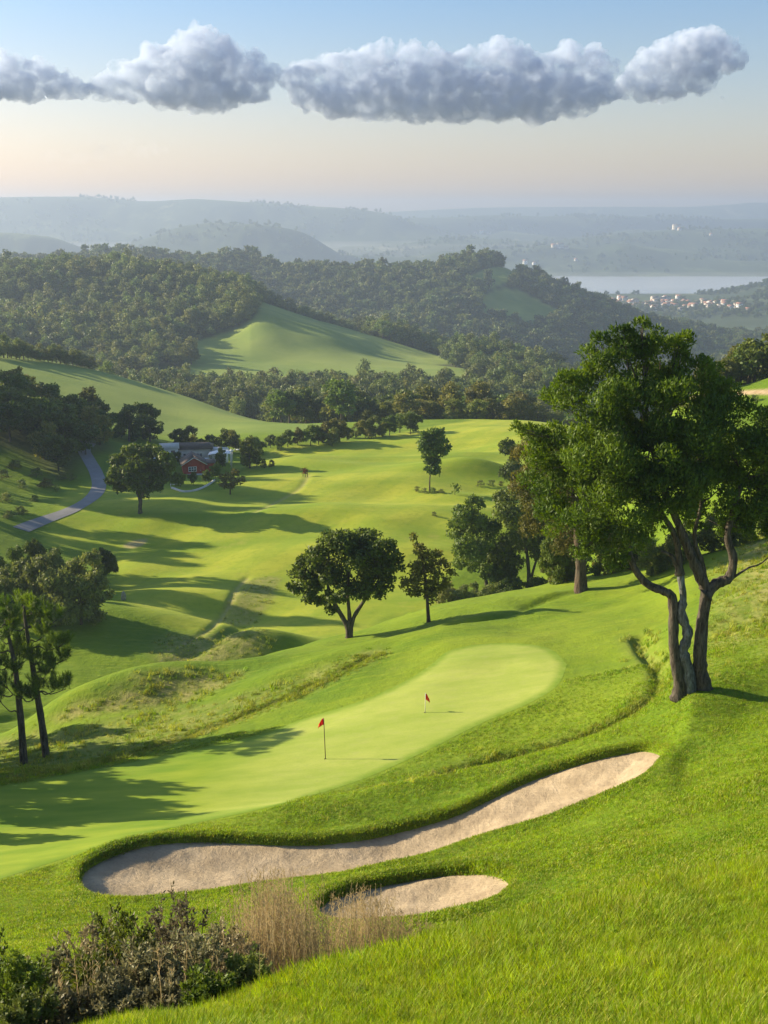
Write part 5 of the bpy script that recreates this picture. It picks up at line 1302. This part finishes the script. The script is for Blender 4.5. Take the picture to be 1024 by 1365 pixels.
if CLOUDS:
    cmat = volmat('cloud_vapour', (.74, .84, 1), CL_D, 0)
    def erode(m, dens, sc_, lo, hi):
        nt = m.node_tree; N = NT(nt); v = [n for n in nt.nodes if n.type == 'PRINCIPLED_VOLUME'][0]
        f = N.noise(N.pos(), sc_, 5, .62); N.put(v.inputs['Density'], N.math('MULTIPLY', N.ramp(f, lo, hi), dens))
    erode(cmat, CL_D, 1 / 80, .41, .64)
    wisp = volmat('thin_cloud', (.95, .95, 1), .001, 0); erode(wisp, .0016, 1 / 90, .42, .7)
    YC = 7000.0
    def cloud(name, blobs, seed, label, vox=13, cmat=cmat, grow=1.06, floor=None):
        rs = np.random.default_rng(seed); mb = MB()
        for (px, py, r, ry) in blobs:
            c = at(px, py, YC); k = YC / F * r * grow
            off = rs.uniform(-.5, .5) * k
            V, Fc = icos((c[0], c[1] + off, c[2]), (k, k * 1.1, k * ry), 14, 9); mb.add(V, Fc)
            for q in sph(16, rs, .35):                       # smaller billows over each
                if q[2] < -.15: continue
                kk = k * rs.uniform(.24, .42)
                cc = (c[0] + q[0] * k * .86, c[1] + off + q[1] * k * .9, c[2] + q[2] * k * ry * .88)
                V, Fc = icos(cc, (kk, kk, kk * .85), 10, 7); mb.add(V, Fc)
                for q2 in sph(6, rs, .35):
                    k3 = kk * rs.uniform(.3, .5)
                    V, Fc = icos((cc[0] + q2[0] * kk * .8, cc[1] + q2[1] * kk * .8, cc[2] + q2[2] * kk * .7), (k3, k3, k3), 8, 5); mb.add(V, Fc)
        if floor is not None:
            zf = at(512, floor, YC)[2]
            for V in mb.V: V[:, 2] = np.where(V[:, 2] < zf, zf + (V[:, 2] - zf) * .04, V[:, 2])
        o = mb.build(name, cmat)
        rm = o.modifiers.new('union', 'REMESH'); rm.mode = 'VOXEL'; rm.voxel_size = vox
        for (sc_, st_) in ((260, 60), (90, 74), (34, 44)):
            tx = bpy.data.textures.new('billow', 'CLOUDS'); tx.noise_scale = sc_; tx.noise_depth = 3
            dp = o.modifiers.new('billow', 'DISPLACE'); dp.texture = tx; dp.strength = st_; dp.mid_level = .5; dp.texture_coords = 'GLOBAL'
        return tag(o, label, 'cloud', kind='stuff')
    cloud('cloud', [(-60,118,40,.6),(-10,112,34,.6),(15,88,16,.9),(0,72,10,.9),(30,112,30,.7),(55,98,18,.8),(80,116,24,.55),(108,122,16,.5)], 31, 'low grey cloud at the left edge of the sky', floor=148)
    cloud('cloud', [(150,118,22,.7),(165,96,16,.9),(190,108,28,.8),(205,84,20,1),(228,92,26,1),(243,62,18,1),(262,56,20,1),(285,66,22,1),(300,84,26,1),(262,92,32,.9),(320,102,26,.8),(345,84,12,1),(352,104,18,.8),(225,124,34,.6),(280,124,40,.6),(335,124,24,.5),(175,128,22,.5),(250,110,40,.8)], 3, 'tall white topped cumulus left of centre in the sky', floor=154)
    cloud('cloud', [(395,108,20,.8),(415,100,20,1),(440,98,22,1),(462,92,20,1),(488,78,18,1),(510,70,14,1),(500,92,24,1),(545,70,15,1),(550,88,24,1),(582,76,12,1),(585,92,26,.8),(618,92,22,.9),(640,78,14,1),(662,66,15,1),(668,88,26,1),(700,96,24,.9),(730,84,14,1),(750,68,14,1),(752,88,24,1),(785,70,9,1),(790,90,22,1),(806,100,18,1),(410,128,26,.7),(450,130,34,.7),(500,128,40,.7),(555,126,42,.8),(610,126,40,.8),(665,126,42,.8),(720,126,40,.8),(770,124,36,.8),(800,122,24,.8)], 4, 'broad flat based grey cloud with white billows along its top', floor=162)
    cloud('cloud', [(842,112,18,.9),(850,92,14,1),(866,96,24,1),(884,78,20,1),(905,66,18,1),(925,58,16,1),(910,86,30,1),(940,72,26,1),(965,62,14,1),(968,78,22,.9),(985,74,12,.9),(890,112,26,.8),(862,122,20,.7),(930,98,24,.9),(946,116,10,.7),(966,130,5,.6)], 5, 'puffy grey cloud standing alone on the right of the sky', floor=146)
    cloud('cloud', [(70,210,16,.35),(100,212,18,.35),(130,208,16,.4),(185,200,20,.35),(160,205,14,.3),(210,203,14,.3)], 6, 'faint thin wisp of cloud low on the left', 13, wisp)

cam = bpy.data.cameras.new('camera'); cam.sensor_fit = 'HORIZONTAL'; cam.sensor_width = 36; cam.lens = 36 * F / 1024
cam.clip_start = .1; cam.clip_end = 60000
co = bpy.data.objects.new('camera', cam); COL.objects.link(co); co.rotation_euler = (math.pi / 2 - PITCH, 0, 0)
scn.camera = co
scn.view_settings.view_transform = 'Standard'; scn.view_settings.look = 'None'; scn.view_settings.exposure = EXPO; scn.view_settings.gamma = 1
scn.render.film_transparent = False
cy = scn.cycles
cy.max_bounces = 8; cy.diffuse_bounces = 3; cy.transmission_bounces = 4; cy.transparent_max_bounces = 8; cy.volume_bounces = 3
cy.use_denoising = True
print('done', round(time.time() - T0, 1))
